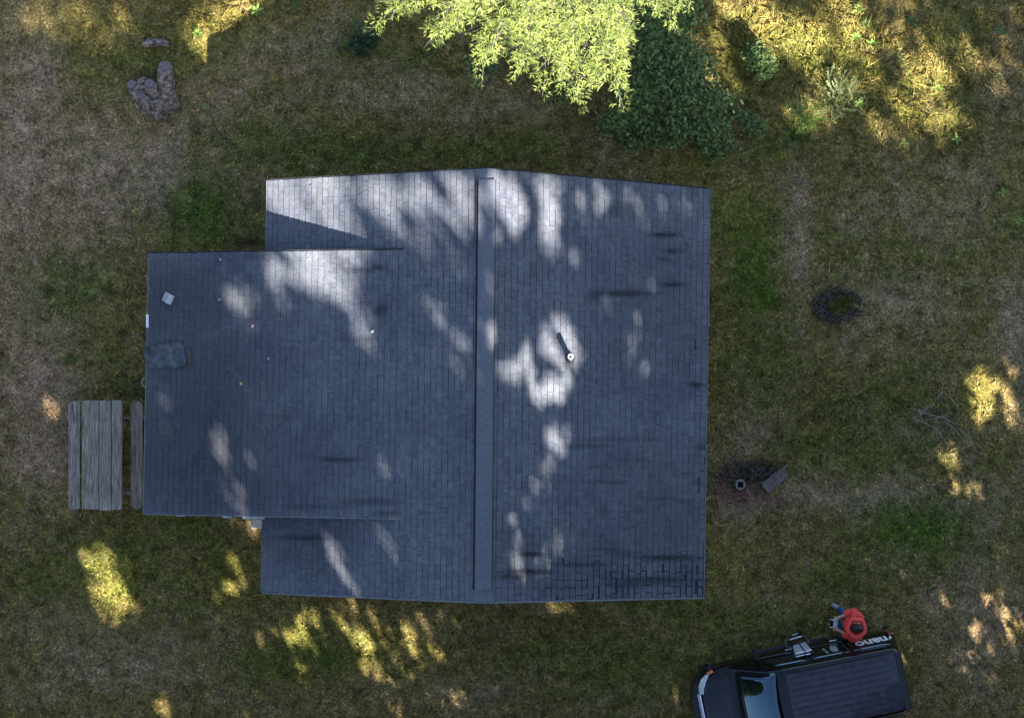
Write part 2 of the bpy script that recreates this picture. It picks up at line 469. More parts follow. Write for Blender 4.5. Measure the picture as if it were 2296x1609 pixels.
# ------------------------------------------------------------------ sun patches let in by gaps cut into the tree crowns
# (cu, cv, ru, rv, tilt degrees, amount): patches kept lit by removing crown leaves
SPOTS = [
    # lawn in front of the house
    (250, 1320, 38, 66, -15, 1.), (262, 1325, 25, 40, 0, 1.), (212, 1272, 15, 45, -35, .5), (525, 1290, 20, 50, 8, .8), (520, 1215, 14, 35, 0, .45), (462, 1330, 22, 22, 0, .45), (675, 1412, 48, 36, 20, .75), (580, 1430, 30, 20, 20, .35),
    (782, 1365, 36, 40, -20, 1.), (825, 1430, 36, 40, -30, 1.), (862, 1505, 42, 28, 10, .8), (925, 1420, 24, 56, 10, .65), (985, 1405, 40, 26, 0, .5), (980, 1460, 25, 50, 20, .4), (900, 1560, 90, 36, 0, .3),
    (675, 1510, 26, 26, 0, .35), (565, 1590, 25, 35, 0, .3), (365, 1592, 15, 32, -12, .8), (1010, 1570, 40, 30, 20, .35), (1088, 1606, 20, 10, 0, .6), (1250, 1362, 26, 12, 0, .5), (1520, 1562, 12, 20, 0, .5), (1615, 1330, 30, 15, 0, .25),
    (2204, 890, 26, 62, -8, .95), (2262, 860, 22, 40, 0, .6), (2275, 940, 25, 40, 0, .4), (2140, 1030, 26, 24, 20, .85), (2170, 1090, 50, 40, 20, .3), (2240, 1400, 50, 55, 10, .6), (2110, 1360, 40, 35, 0, .3), (2032, 1452, 14, 34, -10, .8), (2050, 1500, 14, 40, -10, .2), (2200, 1480, 60, 40, 0, .3), (2260, 1270, 30, 60, 0, .3),
    (110, 920, 20, 28, -30, .30),
    # behind the house
    (520, 20, 55, 32, -20, 1.), (478, 70, 40, 45, 30, 1.), (448, 185, 14, 34, 0, .95), (434, 120, 10, 40, 10, .3), (462, 239, 9, 8, 0, .9), (100, 45, 50, 30, 10, .5), (250, 60, 90, 40, 10, .4), (150, 30, 60, 30, 0, .3), (580, 30, 18, 22, 0, .8), (440, 75, 25, 20, 0, .7),
    (640, 20, 40, 30, 0, .4),
    (1650, 40, 45, 60, 20, .85), (1700, 40, 50, 50, 20, .95), (1755, 70, 60, 45, 20, .95), (1810, 95, 50, 45, 30, .9), (1880, 55, 60, 60, 0, .75), (1980, 60, 60, 60, 0, .5), (1600, 140, 30, 50, 0, .7), (1640, 190, 20, 40, 0, .4), (1705, 140, 30, 30, 0, .5), (1860, 215, 60, 60, 0, .5), (1795, 265, 45, 30, 0, .6),
    (2070, 170, 60, 40, -20, 1.), (2030, 215, 40, 40, 0, .75), (2095, 255, 60, 28, 10, .9), (1990, 270, 50, 30, 0, .6), (2140, 300, 60, 30, 0, .35), (2110, 130, 40, 40, 0, .5), (2170, 130, 45, 45, 0, .45), (1930, 150, 60, 50, 20, .55), (2250, 170, 40, 60, 0, .35), (2098, 198, 14, 14, 0, 1.), (2025, 322, 16, 16, 0, .8), (2145, 312, 14, 14, 0, .6), (2250, 430, 10, 12, 0, .35),
    (1915, 85, 20, 20, 0, 1.), (1955, 100, 20, 20, 0, .7), (1920, 20, 20, 20, 0, .7), (2080, 60, 80, 60, 0, .3), (2230, 40, 60, 40, 0, .3), (1560, 60, 30, 50, 0, .6),
    # by the vehicle
    (1905, 1385, 26, 30, 0, .25),
    # roof, back strip
    (690, 425, 100, 34, -4, 1.), (650, 455, 50, 26, 0, 1.), (960, 408, 115, 30, -3, 1.), (880, 440, 56, 34, 20, .95), (1045, 430, 36, 50, 0, .95), (1140, 445, 30, 66, 0, 1.), (1232, 450, 20, 80, -4, .9), (620, 420, 40, 40, 0, .9), (1400, 445, 150, 40, 6, .24), (930, 500, 60, 30, 0, .4), (1000, 540, 60, 60, 0, .3),
    (640, 440, 55, 60, 0, .75), (700, 400, 120, 18, -3, 1.), (720, 470, 60, 40, 15, 1.), (650, 475, 60, 18, 15, .95), (770, 505, 40, 18, 15, .8), (870, 425, 60, 40, 20, 1.), (880, 475, 30, 18, 10, .9), (960, 400, 60, 30, 0, 1.), (960, 440, 40, 22, 0, .75), (1030, 410, 40, 36, 0, 1.), (1090, 395, 30, 18, 0, 1.), (1130, 420, 24, 55, 0, 1.), (1150, 470, 22, 40, 0, .95), (1125, 520, 14, 26, 0, .7),
    (1175, 395, 30, 15, 0, .9), (1225, 420, 15, 38, 0, .9), (1225, 490, 20, 50, 0, .85), (1245, 550, 16, 24, 0, .5), (1090, 420, 14, 14, 0, .8), (1035, 540, 20, 30, 0, .35), (1280, 580, 16, 24, 0, .4),  (960, 560, 40, 60, 0, .2),
    # roof of the lower wing and the middle
    (720, 585, 70, 24, 0, 1.), (640, 580, 40, 18, 0, .65), (745, 640, 60, 26, 20, 1.), (690, 635, 45, 16, 25, .85), (785, 690, 18, 45, -10, .8), (812, 735, 20, 26, 0, .55), (775, 600, 22, 40, 0, .9),
    (535, 668, 34, 24, 40, .6), (550, 750, 22, 20, 0, .3), (1020, 742, 24, 34, -30, .6), (975, 690, 22, 30, -35, .5), (905, 665, 20, 24, 0, .35), (1030, 830, 26, 30, 0, .6), (1094, 646, 14, 28, 0, .75), (1094, 742, 14, 26, 0, .7), (1000, 800, 30, 40, 0, .3), (850, 770, 30, 16, 0, .35),
    (382, 785, 30, 26, 0, .15), (372, 900, 16, 60, 0, .22), (492, 1000, 16, 50, -8, .3), (520, 1110, 18, 45, -25, .45), (575, 1020, 18, 26, 0, .4), (530, 1150, 20, 12, 0, .5), (578, 1174, 44, 26, 0, 1.),
    (870, 1062, 24, 30, -15, .65), (900, 1030, 14, 24, 0, .35), (878, 1195, 18, 50, -10, .4), (755, 1260, 16, 40, -20, .65), (780, 1305, 16, 26, -25, .65), (700, 1185, 40, 14, 0, .25), (830, 1010, 24, 14, 0, .25),
    # roof, front slope
    (1250, 760, 34, 46, 0, .95), (1285, 790, 22, 30, 0, .8), (1160, 822, 36, 26, -20, .75), (1185, 790, 18, 24, 0, .6), (1262, 830, 22, 34, 0, .7), (1205, 880, 22, 24, 0, .85), (1240, 870, 26, 26, 0, .5), (1245, 985, 22, 30, 15, .7), (1255, 960, 24, 20, 0, .5), (1225, 1040, 16, 40, 8, .65), (1195, 1110, 18, 34, 8, .55),
    (1425, 765, 14, 56, -3, .7), (1430, 820, 18, 26, 0, .5), (1360, 695, 24, 40, -20, .25), (1455, 620, 36, 22, 0, .40), (1322, 745, 12, 8, 0, .4), (1255, 1208, 20, 30, 0, .45), (1150, 1180, 14, 30, 0, .55), (1160, 1265, 14, 36, 0, .5), (1215, 1260, 12, 26, 0, .55), (1290, 580, 14, 20, 0, .3),
]
GS = 0.05
GX0, GX1, GY0, GY1 = -24.0, 17.0, -13.0, 22.0
LIT = np.zeros((int((GY1 - GY0) / GS) + 1, int((GX1 - GX0) / GS) + 1), dtype=np.float32)


def sun_xy(P):
    P = np.asarray(P, dtype=float)
    return P[..., :2] - SUN[:2] / SUN[2] * P[..., 2:3]


def lit_add(P, s):
    q = sun_xy(P)
    i = np.round((q[..., 1] - GY0) / GS).astype(int).ravel()
    j = np.round((q[..., 0] - GX0) / GS).astype(int).ravel()
    ok = (i >= 0) & (i < LIT.shape[0]) & (j >= 0) & (j < LIT.shape[1])
    np.maximum.at(LIT, (i[ok], j[ok]), np.broadcast_to(np.asarray(s, dtype=np.float32).ravel(), i.shape)[ok])


for (cu, cv, ru, rv, tl, am) in SPOTS:
    if cv > 1190 and surf_z(np.array([cu], float), np.array([cv], float))[0] == 0: am *= .70
    R = max(ru, rv) * 1.8
    uu, vv = np.meshgrid(np.arange(cu - R, cu + R, 2.0), np.arange(cv - R, cv + R, 2.0))
    t = math.radians(tl)
    a = ((uu - cu) * math.cos(t) + (vv - cv) * math.sin(t)) / ru
    b = (-(uu - cu) * math.sin(t) + (vv - cv) * math.cos(t)) / rv
    r = np.sqrt(a * a + b * b)
    st = min(1.0, am * 1.05) * np.clip((1.60 - r) / 0.85, 0, 1)
    zz = surf_z(uu, vv)
    on_roof = surf_z(np.array([cu], float), np.array([cv], float))[0] > 0
    keep = (st > 0.02) & ((zz > 0) == on_roof)
    k = (H - zz) / H / S
    P = np.stack([(uu - 1148) * k, YC - (vv - VC) * k, zz], -1)
    lit_add(P[keep], st[keep])

# ------------------------------------------------------------------ materials for things
M_LEAF_DARK = leaf_mat("dark_needles", (0.020, 0.032, 0.012), (0.06, 0.085, 0.03), 0.12)
M_BARK = simple_mat("bark", (0.10, 0.075, 0.055), 0.9, 0.45, 9, spec=0.2, stretch=(1, 1, 0.25), bmp=0.8)

# ------------------------------------------------------------------ tall trees that stand between the sun and the yard
hdir = SUN[:2] / np.linalg.norm(SUN[:2])
pdir = np.array([-hdir[1], hdir[0]])
if pdir[0] < 0: pdir = -pdir
TREES = []   # (centre xy, radius, z bottom, z top)
for p, h, r, zt in [(-17.5, 18.5, 4.2, 21), (-11.5, 19.5, 4.3, 24), (-5.5, 18.8, 4.2, 23), (0.8, 19.6, 4.4, 25), (7.0, 18.9, 4.2, 22.5), (13.2, 19.4, 4.2, 24), (18.5, 20.0, 4.0, 22), (-22.5, 20.5, 4.2, 23),
                    (-14.5, 26.0, 4.6, 27), (-2.4, 26.5, 4.8, 29), (9.8, 26.0, 4.8, 28)]:
    TREES.append((hdir * h + pdir * p, r, 0.4, zt))


def crown_r(tree, z):
    c, r, z0, z1 = tree
    t = (z - z0) / (z1 - z0)
    return r * np.where((t > 0) & (t < 1), np.minimum(1.0, (t + 0.03) * 9) * np.clip(1.12 - 0.78 * t, 0, 1) * (1 - np.clip((t - .93) / .07, 0, 1) * .6), 0)


TREE_LEAF_P = [[] for _ in TREES]
step = 0.17
# every sunbeam towards the yard meets foliage unless a clear spot lets it through
ph, pp = np.meshgrid(np.arange(-15.5, 14.0, step), np.arange(-18.0, 17.0, step))
base = ph.ravel()[:, None] * hdir + pp.ravel()[:, None] * pdir
for rep in range(6):
    q = base + RNG.uniform(-step / 2, step / 2, base.shape)
    n = len(q)
    ts = RNG.uniform(4.0, 52.0, (n, 26))
    best = np.full(n, -1.0); who = np.full(n, -1); near = np.full(n, 1e9); nt_ = np.zeros(n); nw = np.zeros(n, int)
    for c in range(ts.shape[1]):
        P = np.concatenate([q, np.zeros((n, 1))], 1) + ts[:, c:c + 1] * SUN
        for ti, tr in enumerate(TREES):
            d = np.hypot(P[:, 0] - tr[0][0], P[:, 1] - tr[0][1])
            ok = (d < crown_r(tr, P[:, 2])) & (best < 0)
            best[ok] = ts[ok, c]; who[ok] = ti
            gap = np.where((P[:, 2] > 1.2) & (P[:, 2] < tr[3] + 1.0), d - np.maximum(crown_r(tr, P[:, 2]), .4), 1e9)
            cl = gap < near
            near[cl] = gap[cl]; nt_[cl] = ts[cl, c]; nw[cl] = ti
    mi = (who < 0) & (near < 2.6)
    best[mi] = nt_[mi]; who[mi] = nw[mi]  # beams that miss every crown still get a leaf for shade
    P = np.concatenate([q, np.zeros((n, 1))], 1) + best[:, None] * SUN
    for ti in range(len(TREES)):
        TREE_LEAF_P[ti].append(P[who == ti])
for ti, tr in enumerate(TREES):      # the rest of each crown
    m = 5000
    z = tr[2] + (tr[3] - tr[2]) * RNG.random(m) ** 1.2
    rr = crown_r(tr, z) * np.sqrt(RNG.random(m) * .6 + .4)
    th = RNG.uniform(0, 2 * math.pi, m)
    TREE_LEAF_P[ti].append(np.stack([tr[0][0] + rr * np.cos(th), tr[0][1] + rr * np.sin(th), z], 1))


def diamonds(P, D, N, L, Wd, fold=0.0):
    """leaf shaped quads: P base, D direction, N approx normal"""
    D = D / np.linalg.norm(D, axis=1, keepdims=True)
    Sd = np.cross(N, D); Sd /= (np.linalg.norm(Sd, axis=1, keepdims=True) + 1e-9)
    U = np.cross(D, Sd)
    L = L[:, None]; Wd = Wd[:, None]
    a = P
    b = P + D * L * .45 + Sd * Wd * .5 + U * Wd * fold
    c = P + D * L
    d = P + D * L * .45 - Sd * Wd * .5 + U * Wd * fold
    return np.stack([a, b, c, d], 1)


def rand_dirs(n):
    v = RNG.normal(size=(n, 3))
    return v / np.linalg.norm(v, axis=1, keepdims=True)


for (x_, y_, r_, zt_) in ((-17.5, -12.0, 3.4, 15), (-20.5, -6.5, 3.6, 18), (-23.0, -14.5, 3.8, 19), (-19.0, 1.5, 3.4, 14)):
    TREES.append((np.array([x_, y_]), r_, 0.4, zt_)); TREE_LEAF_P.append([])
    m = 14000
    z = .4 + (zt_ - .4) * RNG.random(m) ** 1.2
    rr = crown_r(TREES[-1], z) * np.sqrt(RNG.random(m) * .6 + .4)
    th = RNG.uniform(0, 2 * math.pi, m)
    TREE_LEAF_P[-1].append(np.stack([x_ + rr * np.cos(th), y_ + rr * np.sin(th), z], 1))
tree_labels = ["tall dark conifer past the lower left corner of the lawn", "tall dark conifer beyond the lawn in line with the picnic table", "tall dark conifer beyond the lawn in line with the lower wing of the house",
               "tallest front conifer beyond the lawn in line with the roof ridge", "tall dark conifer behind the parked black vehicle, in line with its bonnet", "tall dark conifer behind the parked black vehicle, in line with its tailgate", "dark conifer farthest along the row past the vehicle", "dark conifer at the picnic table end of the front row",
               "big conifer in the second row, nearest the picnic table side", "highest conifer of all, middle of the second row", "big conifer in the second row, behind the vehicle", "shorter conifer on the stump side, nearest the picnic table benches", "taller conifer on the stump side, straight out from the wing roof", "conifer standing farthest out on the picnic table side", "smallest conifer, out beyond the stump"]
CLEAR_EXTRA = []


def build_shade_trees():
    for ti, tr in enumerate(TREES):
        P = np.concatenate(TREE_LEAF_P[ti], 0)
        q = sun_xy(P)
        i = np.clip(np.round((q[:, 1] - GY0) / GS).astype(int), 0, LIT.shape[0] - 1)
        j = np.clip(np.round((q[:, 0] - GX0) / GS).astype(int), 0, LIT.shape[1] - 1)
        inside = (q[:, 0] > GX0) & (q[:, 0] < GX1) & (q[:, 1] > GY0) & (q[:, 1] < GY1)
        lv = np.where(inside, LIT[i, j], 0)
        P = P[RNG.random(len(P)) < np.clip(-np.log(np.maximum(lv, 1e-4)) / 4.6, 0, 1)]  # leaves thinned along the beams to shape the sun patches
        n = len(P)
        out = P[:, :2] - tr[0]
        out = np.concatenate([out / (np.linalg.norm(out, axis=1, keepdims=True) + 1e-6), np.full((n, 1), -0.35)], 1)
        D = out + rand_dirs(n) * .8
        N = np.array([0, 0, 1.0]) + rand_dirs(n) * .9
        L = RNG.uniform(.26, .42, n); Wd = L * RNG.uniform(.55, .8, n)
        V = diamonds(P - D * .12, D, N, L, Wd)
        root = thing("conifer_tree", tree_labels[ti], "tree", (tr[0][0], tr[0][1], 0), group="tall conifers round the clearing")
        V = V - np.array([tr[0][0], tr[0][1], 0])
        link("crown", face_mesh("crown", V, {"rnd": RNG.random(n)}), M_LEAF_DARK, root)
        b = MB()
        zt = tr[3]
        b.tube([(0, 0, -.1), (0, 0, .6), (0, 0, zt * .5), (0, 0, zt * .97)], [.24, .15, .085, .015], 9)
        for k in range(16):
            z = zt * (.08 + .82 * k / 16); a = k * 2.4
            r = float(crown_r(tr, np.array(z))) * .85
            lp = np.array([[tr[0][0] + math.cos(a) * r * f, tr[0][1] + math.sin(a) * r * f, z] for f in np.linspace(0, 1, 12)])
            lq = sun_xy(lp)
            li = np.clip(np.round((lq[:, 1] - GY0) / GS).astype(int), 0, LIT.shape[0] - 1); lj = np.clip(np.round((lq[:, 0] - GX0) / GS).astype(int), 0, LIT.shape[1] - 1)
            if LIT[li, lj].max() > .3: continue
            b.tube([(0, 0, z), (math.cos(a) * r * .5, math.sin(a) * r * .5, z + .1), (math.cos(a) * r, math.sin(a) * r, z - .2)], [.045, .03, .01], 5)
        b.build("trunk", M_BARK, root)


# ------------------------------------------------------------------ house
def shingle_mat(name, base, dark):
    m, nt, p = new_mat(name)
    r = attr(nt, "rnd"); st = attr(nt, "stain")
    n1 = noise_node(nt, 0.9, 5, .6, 'pos')
    n2 = noise_node(nt, 70, 3, .8, 'pos')
    n3 = noise_node(nt, 9, 4, .7, 'pos')
    c = ramp(nt, r, [(0.0, [x * .80 for x in base]), (0.5, base), (1.0, [x * 1.16 for x in base])])
    c = mix(nt, 1.0, c, ramp(nt, n1, [(0.3, (.78, .78, .84)), (0.7, (1.16, 1.14, 1.08))]), 'MULTIPLY')
    c = mix(nt, 1.0, c, ramp(nt, n2, [(0.28, .45), (0.72, 1.55)]), 'MULTIPLY')
    c = mix(nt, 1.0, c, ramp(nt, n3, [(0.3, .78), (0.7, 1.18)]), 'MULTIPLY')
    sf = mth(nt, 'MULTIPLY', st, mth(nt, 'ADD', mth(nt, 'MULTIPLY', n3, 1.1), .45), True)
    c = mix(nt, sf, c, dark)
    nt.links.new(c, p.inputs["Base Color"])
    p.inputs["Roughness"].default_value = .85
    p.inputs["Specular IOR Level"].default_value = .3
    bump(nt, p, n2, .35, .004)
    return m


M_SHINGLE = shingle_mat("asphalt_shingle", (.120, .128, .150), (.020, .019, .021))
M_FELT = simple_mat("roof_felt", (.022, .022, .025), .95, .3, 20)
M_TRIM = simple_mat("weathered_trim", (.38, .38, .37), .6, .25, 8)
M_WALL = simple_mat("brown_boards", (.12, .075, .05), .8, .3, 6, stretch=(1, 1, .1), bmp=.4)
M_RUST = simple_mat("rusty_flashing", (.045, .027, .02), .75, .55, 14)

STREAKS = [  # (u, v, half length, half thickness, amount)
    (1490, 527, 34, 4, .9), (1505, 563, 26, 4, .7), (1490, 582, 18, 4, .6), (1510, 638, 28, 5, .9), (1400, 658, 68, 7, .75), (1330, 662, 20, 12, .5), (1400, 985, 90, 5, .35), (1320, 1000, 50, 5, .4),
    (1560, 862, 16, 3, .9), (1572, 1002, 14, 4, .7), (1195, 1242, 34, 3, .9), (1190, 1280, 60, 4, .95), (1150, 1292, 40, 4, .7), (1300, 1265, 70, 4, .6), (1400, 1240, 70, 5, .5), (1500, 1250, 80, 8, .75), (1470, 1300, 110, 10, .65), (1540, 1290, 40, 40, .45), (1400, 1310, 60, 8, .55), (1250, 1315, 90, 10, .35),
    (1350, 1230, 40, 4, .5), (1360, 1080, 60, 5, .45), (1480, 1118, 60, 5, .45), (1540, 1125, 26, 8, .5), (1340, 1045, 22, 6, .35), (1420, 1030, 60, 4, .3), (1560, 1080, 20, 5, .5), (1540, 1060, 22, 3, .4), (1390, 470, 40, 18, .3),
    (760, 1030, 50, 5, .7), (720, 1026, 30, 4, .45), (620, 932, 50, 10, .3), (640, 935, 20, 6, .35), (680, 1205, 80, 7, .65), (820, 1125, 70, 8, .45), (855, 695, 14, 12, .6), (810, 605, 30, 3, .6), (850, 600, 16, 3, .6), (800, 760, 40, 4, .3), (700, 1135, 90, 5, .4), (870, 1150, 30, 5, .5),
    (410, 600, 45, 26, .35), (440, 650, 9, 20, .4), (400, 690, 130, 130, .5), (450, 850, 150, 150, .5), (430, 1000, 190, 150, .55), (480, 1090, 200, 80, .5), (560, 740, 130, 120, .28), (700, 1230, 90, 60, .3), (640, 1050, 160, 110, .25), (1480, 700, 130, 200, .22), (1480, 1150, 150, 160, .25), (1300, 1250, 200, 90, .25), (600, 1000, 120, 60, .15), (395, 740, 40, 20, .35),
    (430, 790, 5, 30, .8), (560, 575, 40, 4, .4)]
STA = np.array(STREAKS, dtype=float)
STA[:, 3] = np.maximum(STA[:, 3], 6.0)
STA[:, 4] = np.where(STA[:, 3] < 14, np.minimum(1, STA[:, 4] * 1.12), STA[:, 4])


def stain_at(P):
    P = np.asarray(P, dtype=float)
    k = S * H / (H - P[..., 2])
    u = P[..., 0] * k + 1148.0
    v = VC - (P[..., 1] - YC) * k
    s = np.zeros(u.shape)
    for (cu, cv, a, b, am) in STA:
        s = np.maximum(s, am * np.clip(1.45 - .95 * np.sqrt(((u - cu) / a) ** 2 + ((v - cv) / b) ** 2), 0, 1))
    return s, u, v


def shingles(name, e0, e1, r0, r1, parent, smin=0.0, smax=1.0, course=.122, tabw=.29, gapc=.0105, gapt=.0025, cut=None, seed=1, worn=False, mat=None):
    """courses of separate tabs on a sloping patch; e0,e1 eave ends, r0,r1 ridge ends"""
    rg = np.random.default_rng(seed)
    e0, e1, r0, r1 = (np.array(q) for q in (e0, e1, r0, r1))
    n = np.cross(e1 - e0, r0 - e0); n = n / np.linalg.norm(n)
    if n[2] < 0: n = -n
    Ls = np.linalg.norm((r0 + r1) / 2 - (e0 + e1) / 2); Lt = np.linalg.norm(e1 - e0)

    def PT(s, t, h=0.0):
        a = e0 + (e1 - e0) * t[..., None]; b = r0 + (r1 - r0) * t[..., None]
        return a + (b - a) * s[..., None] + n * np.asarray(h)[..., None]
    F, RN, ST = [], [], []
    nC = int(Ls / course)
    ds = 1.0 / nC
    off = 0.0
    for c in range(nC):
        s0, s1 = c * ds, (c + 1) * ds
        if s1 <= smin or s0 >= smax: continue
        off = (off + tabw * .5 + rg.normal() * .012) % tabw
        edges = np.arange(-off, Lt + tabw, tabw)
        ee = []
        for x_ in edges:
            ee.append(x_)
            if rg.random() < .5: ee.append(x_ + tabw * rg.choice([.33, .5, .67]))
        edges = ee
        for q in range(len(edges) - 1):
            a, b = max(edges[q], 0), min(edges[q + 1], Lt)
            if b - a < .02: continue
            t0, t1 = a / Lt, b / Lt
            if cut is not None and cut((s0 + s1) / 2, (t0 + t1) / 2): continue
            g = gapt * rg.uniform(.2, 1.5); gc = gapc * rg.uniform(.5, 1.4)
            if worn:
                mid = PT(np.array((s0 + s1) / 2), np.array((t0 + t1) / 2))
                kk = S * H / (H - mid[2])
                uu, vv = mid[0] * kk + 1148, VC - (mid[1] - YC) * kk
                w = max(0, min(1, (vv - 1215) / 70)) * max(0, min(1, (uu - 1080) / 420)) + max(0, min(1, (uu - 1530) / 40)) * .22
                g += .008 * w * rg.uniform(0, 1.8) * (rg.random() < .75); gc += .013 * w * rg.uniform(0, 1.9)
                if rg.random() < .10 * w: gc += rg.uniform(.02, .04)
            ta, tb = t0 + g / Lt, t1 - g / Lt
            sa, sb = s0 + gc / Ls, s1 + .0
            hb, ht = .013 + rg.uniform(-.001, .004), .006
            rv = np.clip(rg.normal(.5, .17), 0, 1)
            m = max(1, int(round((b - a) / .055)))
            tt = np.linspace(ta, tb, m + 1)
            lo = PT(np.full(m + 1, sa), tt, np.full(m + 1, hb)); hi = PT(np.full(m + 1, sb), tt, np.full(m + 1, ht))
            lob = PT(np.full(m + 1, sa), tt, np.zeros(m + 1)); hib = PT(np.full(m + 1, sb), tt, np.zeros(m + 1))
            for k in range(m):
                F.append([lo[k], lo[k + 1], hi[k + 1], hi[k]]); RN.append(rv)
                F.append([lob[k], lob[k + 1], lo[k + 1], lo[k]]); RN.append(rv)
            F.append([lob[0], lo[0], hi[0], hib[0]]); RN.append(rv)
            F.append([lo[m], lob[m], hib[m], hi[m]]); RN.append(rv)
    F = np.array(F)
    st, _, _ = stain_at(F)
    # orient upwards
    nn = np.cross(F[:, 1] - F[:, 0], F[:, 2] - F[:, 0])
    fl = nn[:, 2] < -1e-9
    F[fl] = F[fl][:, ::-1]
    st[fl] = st[fl][:, ::-1]
    o = link(name, face_mesh(name, F, {"rnd": np.array(RN), "stain": st}), mat or M_SHINGLE, parent)
    return o, n


def slab(mb, quad, n, h0, h1):
    a = [Vector(q) + Vector(n) * h0 for q in quad]; b = [Vector(q) + Vector(n) * h1 for q in quad]
    mb.add(a + b, [(3, 2, 1, 0), (4, 5, 6, 7), (0, 1, 5, 4), (1, 2, 6, 5), (2, 3, 7, 6), (3, 0, 4, 7)])


house = thing("house", "small house with a worn grey shingle gable roof and a lower flat wing", "house", (0, 0, 0))
so, nL = shingles("roof_slope", E_L0, E_L1, R0, R1, house, seed=3, cut=lambda s, t: False)
so2, nR = shingles("roof_slope", E_R0, E_R1, R0, R1, house, seed=4, worn=True)
so3, nA = shingles("wing_roof", A_E0, A_E1, A_J0, A_J1, house, seed=5, gapc=.0085, gapt=.002)
b = MB(); slab(b, [E_L0, E_L1, R1, R0], nL, -.10, -.001); slab(b, [E_R0, E_R1, R1, R0], nR, -.10, -.0012)
slab(b, [A_E0, A_E1, A_J1, A_J0], nA, -.12, -.0008)
b.build("roof_deck", M_FELT, house)


def strip(mb, p, q, side, n, w, h0, h1):
    p, q, n = Vector(p), Vector(q), Vector(n)
    side = Vector(side).normalized()
    slab(mb, [p, q, q + side * w, p + side * w], n, h0, h1)


b = MB()
for (p, q, n) in ((E_L1, R1, nL), (E_R1, R1, nR)):
    strip(b, p, q, (0, -1, 0), n, .03, -.11, .010)
strip(b, A_E1, A_J1, (0, -1, 0), nA, .02, -.10, .008)
strip(b, A_E0, A_E1, (-1, 0, 0), nA, .02, -.14, .006)
strip(b, E_L0, E_L1, (-1, 0, 0), nL, .02, -.11, .006)
strip(b, E_R0, E_R1, (1, 0, 0), nR, .02, -.11, .006)
b.build("drip_edge", simple_mat("drip_edge_metal", (.15, .155, .165), .55, .35, 6), house)

b = MB()
for (p, q, n) in ((E_L0, R0, nL), (E_R0, R0, nR)):
    strip(b, p, q, (0, 1, 0), n, .03, -.13, .004)
strip(b, A_E0, A_J0, (0, 1, 0), nA, .03, -.15, .004)
b.build("rake_board", M_FELT, house)  # back edges near black, painting in the deep shade behind the house

# flat ridge vent with rusty side slots
rv0 = R0.lerp(R1, .026); rv1 = R0.lerp(R1, .972)
M_VENT = simple_mat("ridge_vent_shingle", (.122, .130, .155), .85, .4, 40)
b = MB()
hw = .158
d = (rv1 - rv0).normalized(); sx = Vector((1, 0, 0))
NS = 31
for k in range(NS):
    p, q = rv0.lerp(rv1, k / NS), rv0.lerp(rv1, (k + .985) / NS)
    zt = .050 + random.uniform(-.002, .003)
    b.add([p - sx * hw + Vector((0, 0, .02)), q - sx * hw + Vector((0, 0, .02)), q + Vector((0, 0, zt)), p + Vector((0, 0, zt)), p + sx * hw + Vector((0, 0, .02)), q + sx * hw + Vector((0, 0, .02))], [(0, 1, 2, 3), (3, 2, 5, 4)])
vent = b.build("ridge_vent", M_VENT, house)
b = MB()
for sgn in (-1, 1):
    for kk, (o1, w1) in enumerate(((hw + .002, .014), (hw + .030, .007))):
        if sgn > 0 and kk == 1: continue
        p, q = rv0 + sx * sgn * (o1 + w1 / 2), rv1 + sx * sgn * (o1 + w1 / 2)
        sl = -.055
        b.add([p - sx * w1 / 2 + Vector((0, 0, sl + .045)), q - sx * w1 / 2 + Vector((0, 0, sl + .045)), q + sx * w1 / 2 + Vector((0, 0, sl + .04)), p + sx * w1 / 2 + Vector((0, 0, sl + .04)),
               p - sx * w1 / 2 + Vector((0, 0, sl)), q - sx * w1 / 2 + Vector((0, 0, sl)), q + sx * w1 / 2 + Vector((0, 0, sl)), p + sx * w1 / 2 + Vector((0, 0, sl))],
              [(0, 1, 2, 3), (4, 5, 1, 0), (7, 6, 2, 3), (0, 3, 7, 4), (1, 2, 6, 5)])
b.build("side_slot", M_RUST, vent)
# ridge cap at both ends beyond the vent
for (p, q) in ((R0, rv0), (rv1, R1)):
    b = MB()
    b.add([p - sx * .17 + Vector((0, 0, -.026)), q - sx * .17 + Vector((0, 0, -.026)), q + Vector((0, 0, .028)), p + Vector((0, 0, .028)), p + sx * .17 + Vector((0, 0, -.026)), q + sx * .17 + Vector((0, 0, -.026))], [(0, 1, 2, 3), (3, 2, 5, 4)])
    b.build("ridge_cap", M_VENT, house)

# walls under the eaves
def inset(poly, d):
    c = sum((Vector((p[0], p[1], 0)) for p in poly), Vector()) / len(poly)
    return [(p[0] + (-d if p[0] > c.x else d), p[1] + (-d if p[1] > c.y else d)) for p in poly]


b = MB()
b.prism(inset([E_L0[:2], E_L1[:2], E_R1[:2], E_R0[:2]], .38), -.1, 2.58)
aj0 = Vector((E_L0.x + .39, A_E0.y, 0)); aj1 = Vector((E_L1.x + .39, A_E1.y, 0))
b.prism([(A_E0.x + .4, A_E0.y - .25), (A_E1.x + .4, A_E1.y + .3), (aj1.x, aj1.y + .3), (aj0.x, aj0.y - .25)], -.1, ZA - .17)
